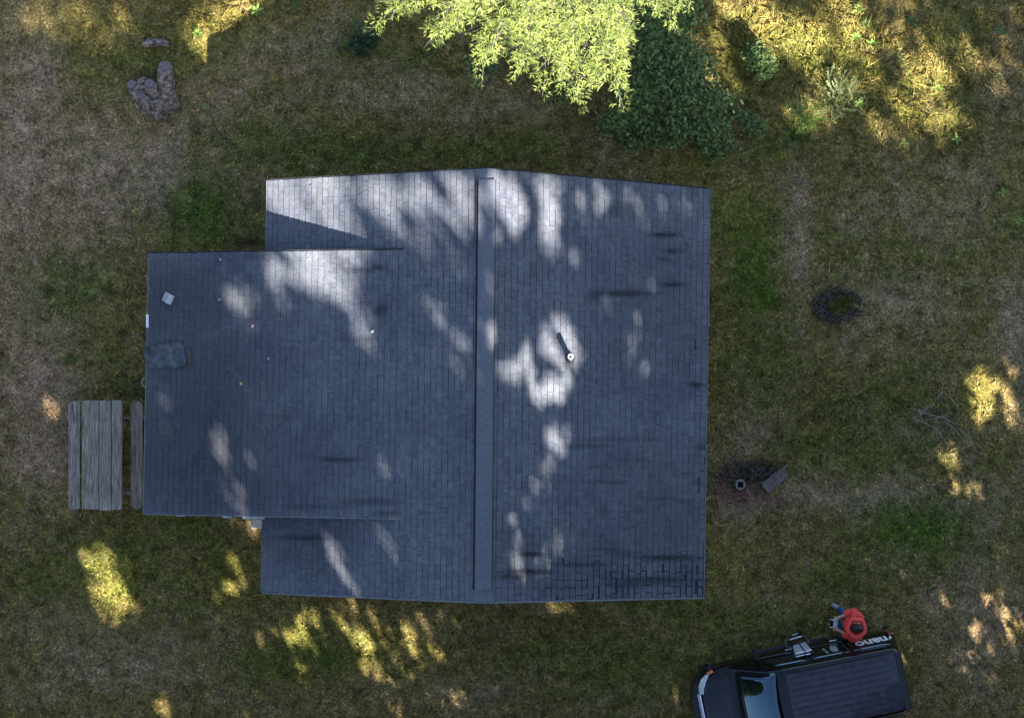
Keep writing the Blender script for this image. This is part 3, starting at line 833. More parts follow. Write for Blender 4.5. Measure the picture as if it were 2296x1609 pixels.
# gable ends and the cheeks of the wing above the main roof
for (e0, r, e1, s) in ((E_L0, R0, E_R0, -.38), (E_L1, R1, E_R1, .38)):
    b.add([(e0.x + .38, e0.y + s, 2.58), (e1.x - .38, e1.y + s, 2.58), (r.x, e0.y + s, ZR - .12), (e0.x + .38, e0.y + s - .1 * np.sign(s) * -1, 2.58), (e1.x - .38, e1.y + s + .1 * np.sign(s), 2.58), (r.x, e0.y + s + .1 * np.sign(s), ZR - .12)],
          [(0, 1, 2), (5, 4, 3), (0, 1, 4, 3), (1, 2, 5, 4), (2, 0, 3, 5)])
for (e, j, s) in ((A_E0, A_J0, -.10), (A_E1, A_J1, .10)):
    m = e.lerp(j, .48)
    x0 = E_L0.x + .1
    pa = Vector((x0, e.y + s, 0)); pb = Vector((j.x - .05, j.y + s, 0))
    za = pz(PL_A, pa.x, pa.y) - .13; zb = pz(PL_A, pb.x, pb.y) - .12
    zc = pz(PL_L, pa.x, pa.y) - .05; zd = pz(PL_L, pb.x, pb.y) - .09
    t = .06 * np.sign(s)
    b.add([(pa.x, pa.y, zc), (pb.x, pb.y, zd - .03), (pb.x, pb.y, zb), (pa.x, pa.y, za), (pa.x, pa.y + t, zc), (pb.x, pb.y + t, zd - .03), (pb.x, pb.y + t, zb), (pa.x, pa.y + t, za)],
          [(0, 1, 2, 3), (4, 5, 6, 7), (0, 1, 5, 4), (1, 2, 6, 5), (2, 3, 7, 6), (3, 0, 4, 7)])
b.build("wall", M_WALL, house)

# plumbing vent on the front slope
pzv = hit_px(PL_R, 1277, 803)
vp = W(1277, 803, pzv)
b = MB(); b.tube([(vp.x, vp.y, vp.z - .05), (vp.x, vp.y, vp.z + .36)], .050, 16)
M_BLACKPIPE = simple_mat("black_plastic", (.02, .02, .022), .45, .3, 20)
vpipe = b.build("vent_pipe", M_BLACKPIPE, house)
b = MB(); b.tube([vp + Vector((0, 0, -.04)), vp + Vector((0, 0, .03)), vp + Vector((0, 0, .10))], [.105, .09, .06], 18)
b.build("rubber_boot", M_BLACKPIPE, vpipe)
b = MB()
ring = []
for (r, z) in ((.056, .30), (.058, .365), (.050, .375), (.026, .375), (.024, .33)):
    ring.append([vp + Vector((r * math.cos(2 * math.pi * k / 20) , r * math.sin(2 * math.pi * k / 20), z)) for k in range(21)])
b.grid(ring)
b.build("cap", simple_mat("white_cap", (.80, .80, .79), .35, .04, 10), vpipe)
# white plate on the wing eave
b = MB(); p = W(332.5, 720, ZA - .02); b.box((p.x - .005, p.y, p.z), (.05, .26, .10))
tag(b.build("eave_plate", simple_mat("white_plastic", (.82, .82, .82), .3, .03, 8), house, bevel=.008), "white plate on the edge of the wing roof")
# bare pale trim showing along the lower gutters
b = MB()
for (u0, u1, vv, z) in ((666, 700, 1330.5, ZE), (715, 732, 1332, ZE)):
    p, q = W(u0, vv, z + .3), W(u1, vv + 1, z + .35)
    pzz = pz(PL_L, p.x, p.y) - .03
    b = MB(); b.box(((p.x + q.x) / 2, p.y - .028, pzz), ((q.x - p.x), .02, .05)); b.build("bare_trim", M_TRIM, house)
for (u0, u1, vv) in ((392, 412, 1152.5), (500, 520, 1155.5), (545, 595, 1157.5)):
    p, q = W(u0, vv, ZA + .15), W(u1, vv, ZA + .15)
    b = MB(); b.box(((p.x + q.x) / 2, p.y - .02, pz(PL_A, p.x, p.y) - .03), ((q.x - p.x), .05, .05)); b.build("bare_trim", M_TRIM, house)

# loose things on the roof --------------------------------------------------
def roof_pt(pl, u, v, h=0.0):
    z = hit_px(pl, u, v)
    p = W(u, v, z); p.z += h
    return p


# tarp patch
M_TARP = simple_mat("slate_tarp", (.070, .080, .092), .75, .8, 5, bmp=.5)
b = MB(); rows = []
c0 = [(372, 767), (410, 763), (322, 782), (420, 815), (332, 828), (428, 812)]
quad = [(322, 782), (410, 762), (420, 822), (332, 826)]
for i in range(9):
    row = []
    for j in range(11):
        s, t = i / 8, j / 10
        u = (quad[0][0] * (1 - t) + quad[1][0] * t) * (1 - s) + (quad[3][0] * (1 - t) + quad[2][0] * t) * s
        v = (quad[0][1] * (1 - t) + quad[1][1] * t) * (1 - s) + (quad[3][1] * (1 - t) + quad[2][1] * t) * s
        if i in (0, 8) or j in (0, 10): u += 5 * mnoise.noise(Vector((u * .09, v * .09, 3))); v += 5 * mnoise.noise(Vector((u * .09, v * .09, 7)))
        p = roof_pt(PL_A, u, v)
        h = .03 + .045 * mnoise.noise(Vector((u * .07, v * .09, 0))) + (.03 if i == 0 else 0)
        row.append(p + Vector((0, 0, h)))
    rows.append(row)
b.grid(rows)
o = b.build("tarp", M_TARP, None)
m = o.modifiers.new("solid", 'SOLIDIFY'); m.thickness = .012
tag(o, "slate blue tarp scrap lying over the outer edge of the wing roof", "tarp")
# batten beside the tarp
pA, pB = roof_pt(PL_A, 425, 782, .04), roof_pt(PL_A, 428, 820, .04)
b = MB(); b.tube([pA, pB], .022, 6)
tag(b.build("wood_batten", simple_mat("rotten_wood", (.10, .08, .06), .9, .4, 15), None), "dark wooden batten lying along the inner edge of the tarp", "batten")
# concrete block
p = roof_pt(PL_A, 379, 669, .035)
blk = thing("concrete_block", "small pale grey grooved block lying on the corner of the wing roof", "block", p, math.radians(-24))
b = MB(); b.box((-.055, 0, .0), (.085, .19, .07)); b.build("body", simple_mat("grey_concrete", (.33, .35, .35), .8, .2, 30), blk, bevel=.006)
b = MB(); b.box((.043, -.012, .012), (.105, .19, .07)); b.box((.0, .0, -.01), (.03, .18, .05)); b.build("raised_face", simple_mat("pale_concrete", (.47, .48, .48), .8, .2, 30), blk, bevel=.006)
# small bits
M_BIT = leaf_mat("pale_leaf", (.55, .45, .40), (.75, .68, .55), 0.0)
for (u, v, l, w, a, c, lab) in [(835, 743, .10, .045, 35, (.75, .76, .72), "pale chip lying on the wing roof where it meets the main slope"), (567, 731, .06, .05, 10, (.72, .48, .40), "pinkish dry leaf lying alone in the middle of the wing roof"),
                                (541, 860, .07, .05, 120, (.60, .52, .20), "yellow dry leaf lying low on the wing roof"), (602, 804, .05, .03, 60, (.50, .52, .42), "tiny grey green leaf above the yellow leaf on the wing roof"),
                                (493, 641 + 31, .07, .045, -10, (.40, .38, .38), "grey curled leaf beside a light spot on the wing roof"), (589, 860, .035, .03, 0, (.42, .25, .16), "small brown leaf close to the yellow leaf on the wing roof"), (495, 582, .06, .04, 50, (.45, .36, .34), "small reddish grey leaf at the back edge of the wing roof")]:
    p = roof_pt(PL_A, u, v, .018)
    D = np.array([[math.cos(math.radians(a)), math.sin(math.radians(a)), .1]])
    V = diamonds(np.array([[0, 0, 0]]) - D * l / 2, D, np.array([[0, 0, 1.]]), np.array([l]), np.array([w * 1.5]), .15)
    o = link("fallen_leaf", face_mesh("fallen_leaf", V, {"rnd": np.array([.5])}), simple_mat("fallen_leaf_tone", c, .7, .1, 40), None)
    o.location = p
    o.modifiers.new("solid", 'SOLIDIFY').thickness = .006
    tag(o, lab, "leaf", "litter on the wing roof")

nN = 900
uu = RNG.uniform(340, 1575, nN); vv = RNG.uniform(400, 1340, nN)
zz = surf_z(uu, vv); ok = zz > 0
uu, vv, zz = uu[ok], vv[ok], zz[ok]
kk = (H - zz) / H / S
P = np.stack([(uu - 1148) * kk, YC - (vv - VC) * kk, zz + .022], 1)
a_ = RNG.uniform(0, 6.28, len(P))
D = np.stack([np.cos(a_), np.sin(a_), np.zeros(len(P))], 1)
o = link("needle_litter", face_mesh("needle_litter", diamonds(P, D, np.array([0, 0, 1.]) + rand_dirs(len(P)) * .1, RNG.uniform(.03, .09, len(P)), RNG.uniform(.008, .02, len(P))), {"rnd": RNG.random(len(P))}), leaf_mat("dry_needles", (.05, .035, .025), (.24, .19, .14), 0.0), None)
tag(o, "dry needles and bits of twig scattered over the roof", "litter", kind="stuff")

# concrete step below the wing eave, its colour brightened to stand for sunlight
p = W(576, 1174, .20)
b = MB(); b.box((p.x + .1, p.y, .05), (.48, .21, .34))
tag(b.build("concrete_step", simple_mat("pale_step", (.82, .70, .57), .85, .14, 9, bmp=.2), None, bevel=.012), "pale concrete step sticking out between the wing and the main roof", "step")
# small whitish frame leaning below the wing eave
p = W(327, 858, 1.0)
fr = thing("wire_frame", "small whitish wire frame at the wing wall above the picnic table", "frame", (p.x - .02, p.y, .0))
b = MB()
zz = 1.0
pts = [(-.03, -.09, zz), (-.06, 0, zz + .02), (-.03, .10, zz), (.05, .08, zz), (.05, -.08, zz), (-.03, -.09, zz)]
b.tube(pts, .012, 6); b.build("loop", simple_mat("dull_white", (.4, .4, .36), .6, .2, 9), fr)
b = MB(); b.tube([(.03, 0, 0), (.03, 0, zz)], .012, 6); b.build("post", M_BARK, fr)
# ------------------------------------------------------------------ picnic table
def wood_mat(name, lo, hi, seed=0):
    m, nt, p = new_mat(name)
    f1 = noise_node(nt, 1.0, 6, .7, stretch=(38, 2.2, 38))
    f2 = noise_node(nt, 3.0, 4, .6, stretch=(3, 1, 3))
    f3 = noise_node(nt, 1.0, 3, .6, stretch=(90, 4, 90))
    c = ramp(nt, f1, [(.3, lo), (.52, [(a + b_) / 2 for a, b_ in zip(lo, hi)]), (.72, hi)])
    c = mix(nt, 1.0, c, ramp(nt, f2, [(.3, .75), (.7, 1.2)]), 'MULTIPLY')
    c = mix(nt, 1.0, c, ramp(nt, f3, [(.33, .45), (.45, 1.0)]), 'MULTIPLY')
    nt.links.new(c, p.inputs["Base Color"]); p.inputs["Roughness"].default_value = .85
    bump(nt, p, f1, .6, .008)
    return m


M_WOOD = wood_mat("silvered_wood", (.055, .043, .033), (.58, .49, .39))
M_WOODB = wood_mat("browned_wood", (.06, .048, .036), (.42, .36, .29))
tbl = thing("picnic_table", "weathered grey wooden picnic table with two benches by the wing", "table", W(228, 1020, 0))
to = tbl.location


def plank(u0, u1, v0, v1, z, th, rnd_l, rnd_r):
    """plank with its corners rounded"""
    p, q = W(u0, v1, z) - to, W(u1, v0, z) - to
    x0, y0, x1, y1 = p.x, p.y, q.x, q.y
    poly = []
    for (cx, cy, r, a0) in ((x1, y1, rnd_r, 0), (x0, y1, rnd_l, 90), (x0, y0, rnd_l, 180), (x1, y0, rnd_r, 270)):
        if r < .004:
            poly.append((cx, cy)); continue
        ccx, ccy = cx - math.copysign(r, cx - (x0 + x1) / 2), cy - math.copysign(r, cy - (y0 + y1) / 2)
        for k in range(6):
            a = math.radians(a0 + 90 * k / 5)
            poly.append((ccx + r * math.cos(a), ccy + r * math.sin(a)))
    b = MB(); b.prism(poly, z - th, z)
    return b


# table top in three planks, one mesh; the two benches
b = MB()
for (u0, u1, rl, rr, v0, v1, dz) in ((183.5, 221, .05, .004, 897, 1141, 0), (222.6, 248.6, .004, .004, 897.5, 1144, .004), (250.4, 273.5, .004, .055, 896.5, 1142, .001)):
    q = plank(u0, u1, v0, v1, .76 + dz, .042, rl, rr); b.add(q.v, q.f)
b.build("tabletop", M_WOOD, tbl, bevel=.004)
plank(153, 178.6, 899, 1142, .46, .045, .10, .07).build("bench_seat", M_WOOD, tbl, bevel=.004)
plank(292.5, 319.5, 898, 1140.5, .46, .045, .125, .125).build("bench_seat", M_WOODB, tbl, bevel=.004)
xl, xr = (W(166, 0, .46).x - to.x), (W(306, 0, .46).x - to.x)
xm = (W(228, 0, .76).x - to.x)
for v in (936, 1104):
    y = W(0, v, .4).y - to.y
    b = MB(); b.box(((xl + xr) / 2 + .02, y, .385), (xr - xl + .40, .05, .09)); b.build("bench_support", M_WOOD, tbl)
    for sg in (-1, 1):
        b = MB(); b.tube([(xm + sg * .55, y + .05, -.03), (xm + sg * .22, y + .05, .715)], .045, 4, smooth=False); b.build("leg", M_WOODB, tbl)
    b = MB(); b.box((xm, y + .055, .69), (.62, .04, .07)); b.build("top_support", M_WOODB, tbl)

# ------------------------------------------------------------------ stump and logs
M_STUMP = simple_mat("grey_stump_bark", (.33, .25, .19), .9, .92, 12, bmp=1.0)
M_STUMP, _nt, _p = new_mat("grey_stump_bark")
_f = noise_node(_nt, 9, 6, .75); _g = noise_node(_nt, 26, 4, .7)
_c = ramp(_nt, _f, [(.36, (.035, .028, .022)), (.48, (.19, .145, .115)), (.64, (.50, .41, .34))])
_nt.links.new(mix(_nt, 1.0, _c, ramp(_nt, _g, [(.3, .5), (.7, 1.3)]), 'MULTIPLY'), _p.inputs["Base Color"])
_p.inputs["Roughness"].default_value = .9
bump(_nt, _p, _f, 1.0, .03)
M_CUT = simple_mat("grey_cut_wood", (.165, .135, .13), .9, .6, 22, bmp=.6)


def noisy(o, amt, sc, seed=0):
    for vtx in o.data.vertices:
        n = mnoise.noise_vector(vtx.co * sc + Vector((seed, 0, 0)))
        vtx.co += n * amt


sp = W(352, 225, 0)
stump = thing("tree_stump", "grey stump of several cut trunks with knotted roots on the bare lawn", "stump", sp)
b = MB()


def lump(base, top, r0, r1, n=18, rows=10):
    base, top = Vector(base), Vector(top)
    pts = [base.lerp(top, k / rows) for k in range(rows + 1)]
    rad = [r0 + (r1 - r0) * math.sqrt(k / rows) for k in range(rows + 1)]
    b.tube(pts, rad, n, caps=True)


lump((.20, -.05, -.05), (.355, .53, .52), .30, .155)
lump((.03, -.05, -.05), (-.02, .20, .40), .24, .13)
lump((-.28, -.05, -.05), (-.44, .22, .30), .24, .14)
lump((-.1, .08, -.05), (-.25, .33, .30), .20, .12)
lump((-.20, -.12, -.05), (-.25, .02, .26), .22, .14)
for (a, l, r) in ((-100, .42, .10), (-80, .46, .09), (-120, .40, .10), (-60, .40, .09), (-35, .46, .12), (-10, .5, .11), (-140, .42, .10), (190, .40, .09), (-92, .50, .07), (-110, .48, .06), (-70, .5, .06)):
    t = math.radians(a)
    dx, dy = math.cos(t), math.sin(t)
    b.tube([(0.02 + dx * .08, -.02 + dy * .06, .26), (.02 + dx * l * .55, -.02 + dy * l * .6, .15), (.02 + dx * l, -.02 + dy * l * .85, -.03)], [r * 1.25, r, r * .45], 10)
o = b.build("bark", M_STUMP, stump)
sub = o.modifiers.new("s", 'SUBSURF'); sub.levels = sub.render_levels = 2; sub.subdivision_type = 'SIMPLE'
tx = bpy.data.textures.new("bark_lumps", 'CLOUDS'); tx.noise_scale = .055
dm = o.modifiers.new("d", 'DISPLACE'); dm.texture = tx; dm.strength = .075; dm.mid_level = .5
for (c, n, r0, r1) in (((.355, .535, .525), (.12, .35, .9), .125, .155), ((-.02, .205, .405), (-.03, .25, .95), .10, .12), ((-.44, .22, .305), (-.2, .2, .95), .10, .12), ((-.25, .025, .265), (-.1, .1, 1), .10, .12)):
    n = Vector(n).normalized(); a = n.orthogonal().normalized(); bb = n.cross(a)
    q = MB(); ring = []
    for (f, h) in ((1.0, -.03), (.98, .062), (.6, .068), (.25, .058), (.01, .05)):
        ring.append([Vector(c) + (a * math.cos(2 * math.pi * k / 20) + bb * math.sin(2 * math.pi * k / 20)) * (r1 * .93 * f * (1 + .08 * math.sin(3 * k * .7 + c[0] * 9))) + n * h for k in range(21)])
    q.grid(ring).build("cut_top", M_CUT, stump)

b = MB(); p = W(352, 99, 0)
b.tube([(-.30, -.03, .03), (-.15, 0, .06), (.1, .01, .07), (.28, -.03, .04)], [.05, .09, .085, .05], 10)
o = b.build("old_log", M_STUMP, None); o.location = p; noisy(o, .03, 9, 3)
tag(o, "short grey rotten log lying in the grass behind the stump", "log")

# rotted ring
p = W(1884, 683, 0)
ring = thing("rotten_stump", "rotted stump worn to a dark crumbling ring round a mossy middle", "stump", p)
M_ROT = simple_mat("dark_rot", (.075, .056, .046), .95, .95, 9, bmp=.8)
b = MB()
for k in range(230):
    a = random.uniform(.15, 2 * math.pi - .25) if k % 3 else random.uniform(2.2, 4.4)
    r = .36 + random.gauss(0, .05) + (.06 if 2.4 < a < 4.6 else 0)
    s = random.uniform(.012, .034)
    r += random.gauss(0, .05)
    c = Vector((r * math.cos(a) * 1.12, r * math.sin(a) * .78, s * .3 - .01))
    m3 = Matrix.Rotation(random.uniform(0, 3.1), 3, 'Z') @ Matrix.Rotation(random.uniform(-.6, .6), 3, 'X')
    b.box(c, (s * random.uniform(1.5, 6), s, s * random.uniform(.8, 2.4)), m3, .6)
o = b.build("crumbling_rim", M_ROT, ring); noisy(o, .02, 14, 1)
pts = RNG.normal(size=(420, 2)) * np.array([.13, .10]) + np.array([.05, .02])
D = rand_dirs(420) + np.array([0, 0, 1.2])
V = diamonds(np.concatenate([pts, np.zeros((420, 1))], 1), D, rand_dirs(420), RNG.uniform(.04, .09, 420), RNG.uniform(.012, .03, 420))
link("moss_patch", face_mesh("moss_patch", V, {"rnd": RNG.random(420)}), leaf_mat("moss", (.09, .10, .02), (.17, .17, .03), .2), ring)

# debris by the corner of the roof: pot, plank, sticks, red leaves
p = W(1660, 1086, .10)
pot = thing("drain_pipe", "round grey pipe end with a square dark opening in the soil beside the house", "pipe", (p.x, p.y, 0))
b = MB(); rr = []
for (r, z) in ((.13, -.05), (.125, .10), (.115, .12), (.07, .12)):
    rr.append([Vector((r * math.cos(2 * math.pi * k / 20), r * math.sin(2 * math.pi * k / 20), z)) if r > .08 else
               Vector((max(-.062, min(.062, .1 * math.cos(2 * math.pi * k / 20))), max(-.062, min(.062, .1 * math.sin(2 * math.pi * k / 20))), z)) for k in range(21)])
rr.append([Vector((q.x, q.y, .0)) for q in rr[-1]])
b.grid(rr, False); b.build("rim", simple_mat("grey_pipe", (.17, .165, .16), .7, .2, 15), pot)
b = MB(); b.box((0, 0, .004), (.13, .13, .008)); b.build("opening", simple_mat("black_hole", (.006, .006, .007), .9, .2, 9), pot)
pa, pb = W(1712, 1100, .06), W(1776, 1043, .14)
M_PLANK = wood_mat("grey_plank", (.09, .072, .06), (.22, .18, .155))
b = MB()
ax = (pb - pa); L = ax.length; yaw = math.atan2(ax.y, ax.x)
b.box((0, 0, 0), (L * .72, .23, .035), None); b.box((L * .28, .085, .012), (L * .52, .045, .035)); b.box((-L * .1, .13, -.01), (L * .5, .03, .03))
o = b.build("broken_plank", M_PLANK, None, bevel=.004); o.location = pa.lerp(pb, .42) + Vector((0, 0, .0)); o.rotation_euler = (math.radians(8), -math.atan2(.05, L), yaw)
tag(o, "split grey plank lying askew over the dark hole beside the house", "plank")
b = MB(); q0, q1 = W(1702, 1082, .06), W(1730, 1078, .08); b.tube([q0, q0.lerp(q1, .5) + Vector((0, .01, .01)), q1], .022, 6)
tag(b.build("broken_stick", M_PLANK, None), "pale broken stick poking out to the left of the split plank", "stick")
b = MB(); q0, q1 = W(1690, 1105, .02), W(1712, 1092, .05); b.tube([q0, q1], .012, 5); q0, q1 = W(1708, 1108, .02), W(1712, 1090, .06); b.tube([q0, q1], .010, 5)
tag(b.build("forked_twig", M_PLANK, None), "thin forked twig on the red leaves under the plank", "twig")
b = MB()
for k in range(120):
    c = W(1692 + random.gauss(0, 24), 1058 + random.gauss(0, 11), 0); s = random.uniform(.012, .05)
    b.box((c.x, c.y, s * .3 - .01), (s * random.uniform(2, 6), s, s * .8), Matrix.Rotation(random.uniform(0, 3), 3, 'Z') @ Matrix.Rotation(random.uniform(-.5, .5), 3, 'X'), .75)
for k in range(26):
    c = W(1690 + random.gauss(0, 28), 1062 + random.gauss(0, 14), 0); a = random.uniform(0, 3.1); l = random.uniform(.12, .34)
    b.tube([(c.x, c.y, .03), (c.x + math.cos(a) * l * .5, c.y + math.sin(a) * l * .5, .08), (c.x + math.cos(a + .3) * l, c.y + math.sin(a + .3) * l, .04)], [.016, .013, .006], 5)
o = b.build("rotten_wood_heap", M_ROT, None); noisy(o, .02, 12, 5)
tag(o, "heap of dark rotten wood crumbs between the pipe end and the plank", "wood heap")


def scatter_leaves(name, cents, l, mat, label, cat):
    P, D, N, LL, WW = [], [], [], [], []
    for (u, v, su, sv, n) in cents:
        uu = RNG.normal(u, su, n); vv = RNG.normal(v, sv, n)
        x, y = (uu - 1148) / S, -(vv - 804.5) / S
        P.append(np.stack([x, y, ground_h(x, y) + RNG.uniform(.008, .035, n)], 1))
        d = rand_dirs(n); d[:, 2] *= .35; D.append(d); N.append(np.array([0, 0, 1]) + rand_dirs(n) * .4)
        LL.append(RNG.uniform(.6, 1.4, n) * l); WW.append(RNG.uniform(.4, .8, n) * l)
    P, D, N, LL, WW = (np.concatenate(a) for a in (P, D, N, LL, WW))
    u = P[:, 0] * S + 1148; v = 804.5 - P[:, 1] * S
    o = link(name, face_mesh(name, diamonds(P, D, N, LL, WW, .12), {"rnd": RNG.random(len(P))}), mat, None)
    return tag(o, label, cat, kind="stuff")


scatter_leaves("red_leaves", [(1625, 1062, 10, 14, 90), (1680, 1108, 22, 8, 150), (1700, 1120, 30, 12, 60), (1640, 1115, 15, 10, 40), (1735, 1125, 30, 14, 90), (1620, 1085, 8, 12, 40)], .06,
               leaf_mat("red_leaf", (.16, .055, .045), (.40, .20, .17), .1), "dry red brown leaves round the pipe end", "leaves")
# pale flecks of litter over the lawn (too many to count)
cents = [(300, 400, 200, 160, 420), (80, 500, 80, 300, 320), (100, 1000, 80, 200, 170), (700, 150, 160, 70, 160), (1200, 300, 180, 40, 90), (1790, 520, 30, 160, 120), (1900, 1110, 240, 40, 260), (2100, 600, 150, 250, 170),
         (300, 1450, 220, 110, 220), (1000, 1470, 500, 80, 260), (2150, 1300, 120, 200, 200), (1750, 1130, 90, 40, 120), (500, 300, 150, 80, 150), (2000, 300, 200, 100, 60)]
scatter_leaves("leaf_litter", cents, .040, leaf_mat("litter", (.20, .12, .075), (.52, .36, .24), .1), "pale dry leaf litter scattered over the lawn", "litter")

nT = 900
x = RNG.uniform(-12, 12, nT); y = RNG.uniform(-8.6, 8.8, nT)
a_ = RNG.uniform(0, 6.28, nT)
D = np.stack([np.cos(a_), np.sin(a_), RNG.normal(0, .12, nT)], 1)
P = np.stack([x, y, ground_h(x, y) + .035], 1)
o = link("fallen_twigs", face_mesh("fallen_twigs", diamonds(P, D, np.array([0, 0, 1.]) + rand_dirs(nT) * .3, RNG.uniform(.08, .30, nT), RNG.uniform(.012, .026, nT)), {"rnd": RNG.random(nT)}), leaf_mat("dead_twig", (.09, .055, .032), (.36, .25, .16), 0.0), None)
tag(o, "short dead twigs strewn over the lawn", "twigs", kind="stuff")
# ------------------------------------------------------------------ grass
def house_mask(x, y):
    u = x * S + 1148; v = 804.5 - y * S
    k = 1.0
    m = (x > E_L0.x + .42) & (x < E_R0.x - .42) & (y < E_R0.y - .42) & (y > E_R1.y + .42)
    a = (x > A_E0.x + .42) & (x < E_L0.x + .5) & (y < A_E0.y - .3) & (y > A_E1.y + .33)
    return m | a


def make_grass(name, n, hmin, hmax, wid, dens, lean, mat, label):
    per = 7
    m = n // per
    cx, cy = RNG.uniform(-14.5, 14.5, m), RNG.uniform(-10.5, 13.5, m)
    tone = np.repeat(np.clip(RNG.normal(.5, .28, m), 0, 1), per); tall = np.repeat(RNG.uniform(.55, 1.35, m), per)
    n = m * per
    x = np.repeat(cx, per) + RNG.normal(0, .026, n); y = np.repeat(cy, per) + RNG.normal(0, .026, n)
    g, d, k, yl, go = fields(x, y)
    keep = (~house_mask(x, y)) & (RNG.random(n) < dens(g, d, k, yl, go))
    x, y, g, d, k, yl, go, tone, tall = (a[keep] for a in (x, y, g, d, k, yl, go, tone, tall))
    n = len(x)
    h = RNG.uniform(hmin, hmax, n) * tall
    # wind-laid clumps: lean direction varies smoothly
    cl = np.sin(x * 2.1 + 1.3 * np.sin(y * 1.7)) + np.cos(y * 2.6 + x * .8)
    th = cl * 1.6 + RNG.normal(0, 1.3, n)
    ln = RNG.uniform(lean[0], lean[1], n)
    D = np.stack([np.cos(th) * ln, np.sin(th) * ln, np.ones(n)], 1)
    D /= np.linalg.norm(D, axis=1, keepdims=True)
    P = np.stack([x, y, ground_h(x, y) - .005], 1)
    Sd = np.stack([-np.sin(th), np.cos(th), np.zeros(n)], 1) + RNG.normal(0, .3, (n, 3))
    w = (wid * RNG.uniform(.6, 1.4, n))[:, None]
    h = h[:, None]
    mid = P + D * h * .55
    tip = P + D * h + np.stack([np.cos(th), np.sin(th), -np.ones(n) * .5], 1) * h * .25 * ln[:, None]
    V = np.stack([P - Sd * w * .5, P + Sd * w * .5, mid + Sd * w * .42, tip, mid - Sd * w * .42], 1)
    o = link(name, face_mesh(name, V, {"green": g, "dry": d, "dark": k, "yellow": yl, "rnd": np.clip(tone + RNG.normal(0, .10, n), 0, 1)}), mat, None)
    return tag(o, label, "grass", kind="stuff")


make_grass("lawn_grass", 620000, .03, .085, .015, lambda g, d, k, yl, go: np.clip(.72 + .4 * g - .30 * d - .8 * k, .05, 1), (.7, 2.2), M_BLADE, "short patchy lawn grass all round the house")
make_grass("long_grass", 600000, .10, .26, .0075, lambda g, d, k, yl, go: np.clip(go * .62 - .05, 0, 1), (.5, 2.4), M_BLADE, "long straw coloured grass at the edge of the clearing")

# ------------------------------------------------------------------ bright tree reaching in over the back edge
M_SPRAY = leaf_mat("bright_foliage", (.016, .038, .008), (.25, .29, .065), .18)
M_TWIG = simple_mat("pale_twig", (.085, .07, .055), .8, .3, 20)
tr0 = Vector((.95, 9.0, 0))
tree = thing("leafy_tree", "bright yellow green feathery tree leaning its branches over the back lawn", "tree", tr0)
b = MB(); b.tube([(0, 0, -.2), (.02, 0, 2), (0, .05, 5), (.02, 0, 8.2), (0, 0, 10.5)], [.22, .17, .12, .07, .01], 10)
tb = b
SP_P, SP_D, SP_N, SP_L, SP_W, SP_T = [], [], [], [], [], []
branch_pts = []


def spray_branch(tip, z0, dense=1.0, wide=.9):
    """one bough from the trunk to TIP with side branchlets set with small pointed leaves"""
    st = Vector((tr0.x, tr0.y, z0))
    mid = st.lerp(tip, .5) + Vector((random.uniform(-.15, .15), 0, .22))
    mid += Vector((random.uniform(-.35, .35), random.uniform(-.1, .1), 0))
    pts = []
    for k in range(13):
        t = k / 12
        pts.append(st * (1 - t) ** 2 + mid * 2 * t * (1 - t) + tip * t * t)
    tb.tube([q - tr0 + Vector((random.gauss(0, .025), random.gauss(0, .025), -.07)) for q in pts], [.026 * (1 - k / 13) + .004 for k in range(13)], 5)
    Lb = (tip - st).length
    nb = int(Lb / .10)
    for k in range(nb):
        t = .22 + .78 * (k + random.random()) / nb
        q = st * (1 - t) ** 2 + mid * 2 * t * (1 - t) + tip * t * t
        dr = ((mid - st) * (1 - t) + (tip - mid) * t).normalized()
        side = 1 if k % 2 else -1
        lat = dr.cross(Vector((0, 0, 1))).normalized() * side
        ln = wide * min(1.0, (1.0 - t) * 2.3) ** .85 * random.uniform(.55, 1.15) + .10
        bd = (lat * random.uniform(.5, 1.0) + dr * random.uniform(.6, 1.15) + Vector((0, 0, random.uniform(-.25, .12)))).normalized()
        e = q + bd * ln
        if ln > .35:
            tb.tube([q - tr0, e - tr0], [.009, .003], 4, caps=False)
        btone = random.uniform(.15, .95)
        m = max(2, int(ln / .085))
        for a in range(m + 1):
            f = (a + .5 * random.random()) / m
            if f > 1.05: continue
            c = q + bd * ln * f + Vector((random.gauss(0, .012), random.gauss(0, .012), random.gauss(0, .03)))
            bl = (1.08 - f) * ln * .42 + .06
            for s2 in (-1, 1):
                ld = (bd.cross(Vector((0, 0, 1))).normalized() * s2 * random.uniform(.5, 1.1) + bd * random.uniform(.5, 1.1) + Vector((0, 0, random.uniform(-.35, .25)))).normalized()
                mm = max(1, int(bl / .055))
                tone = random.gauss(btone, .12)
                for z in range(mm):
                    cc = c + ld * bl * (z + .3 * random.random()) / mm
                    if mnoise.noise(Vector((cc.x * 2.6, cc.y * 2.6, cc.z * 1.6))) + .35 * mnoise.noise(cc * 7.0) < -.15: continue
                    for s3 in (-1, 0, 1):
                        if random.random() > dense: continue
                        lat2 = Vector((-ld.y, ld.x, 0)) * s3 * random.uniform(.5, .9)
                        d3 = (ld + lat2 + Vector((random.gauss(0, .16), random.gauss(0, .16), random.gauss(-.08, .2)))).normalized()
                        SP_P.append(tuple(cc)); SP_D.append(tuple(d3))
                        SP_N.append((random.gauss(0, .3), random.gauss(-.15, .3), 1))
                        SP_L.append(random.uniform(.04, .14)); SP_W.append(random.uniform(.011, .027))
                        SP_T.append(min(1, max(0, tone + random.gauss(0, .1))))

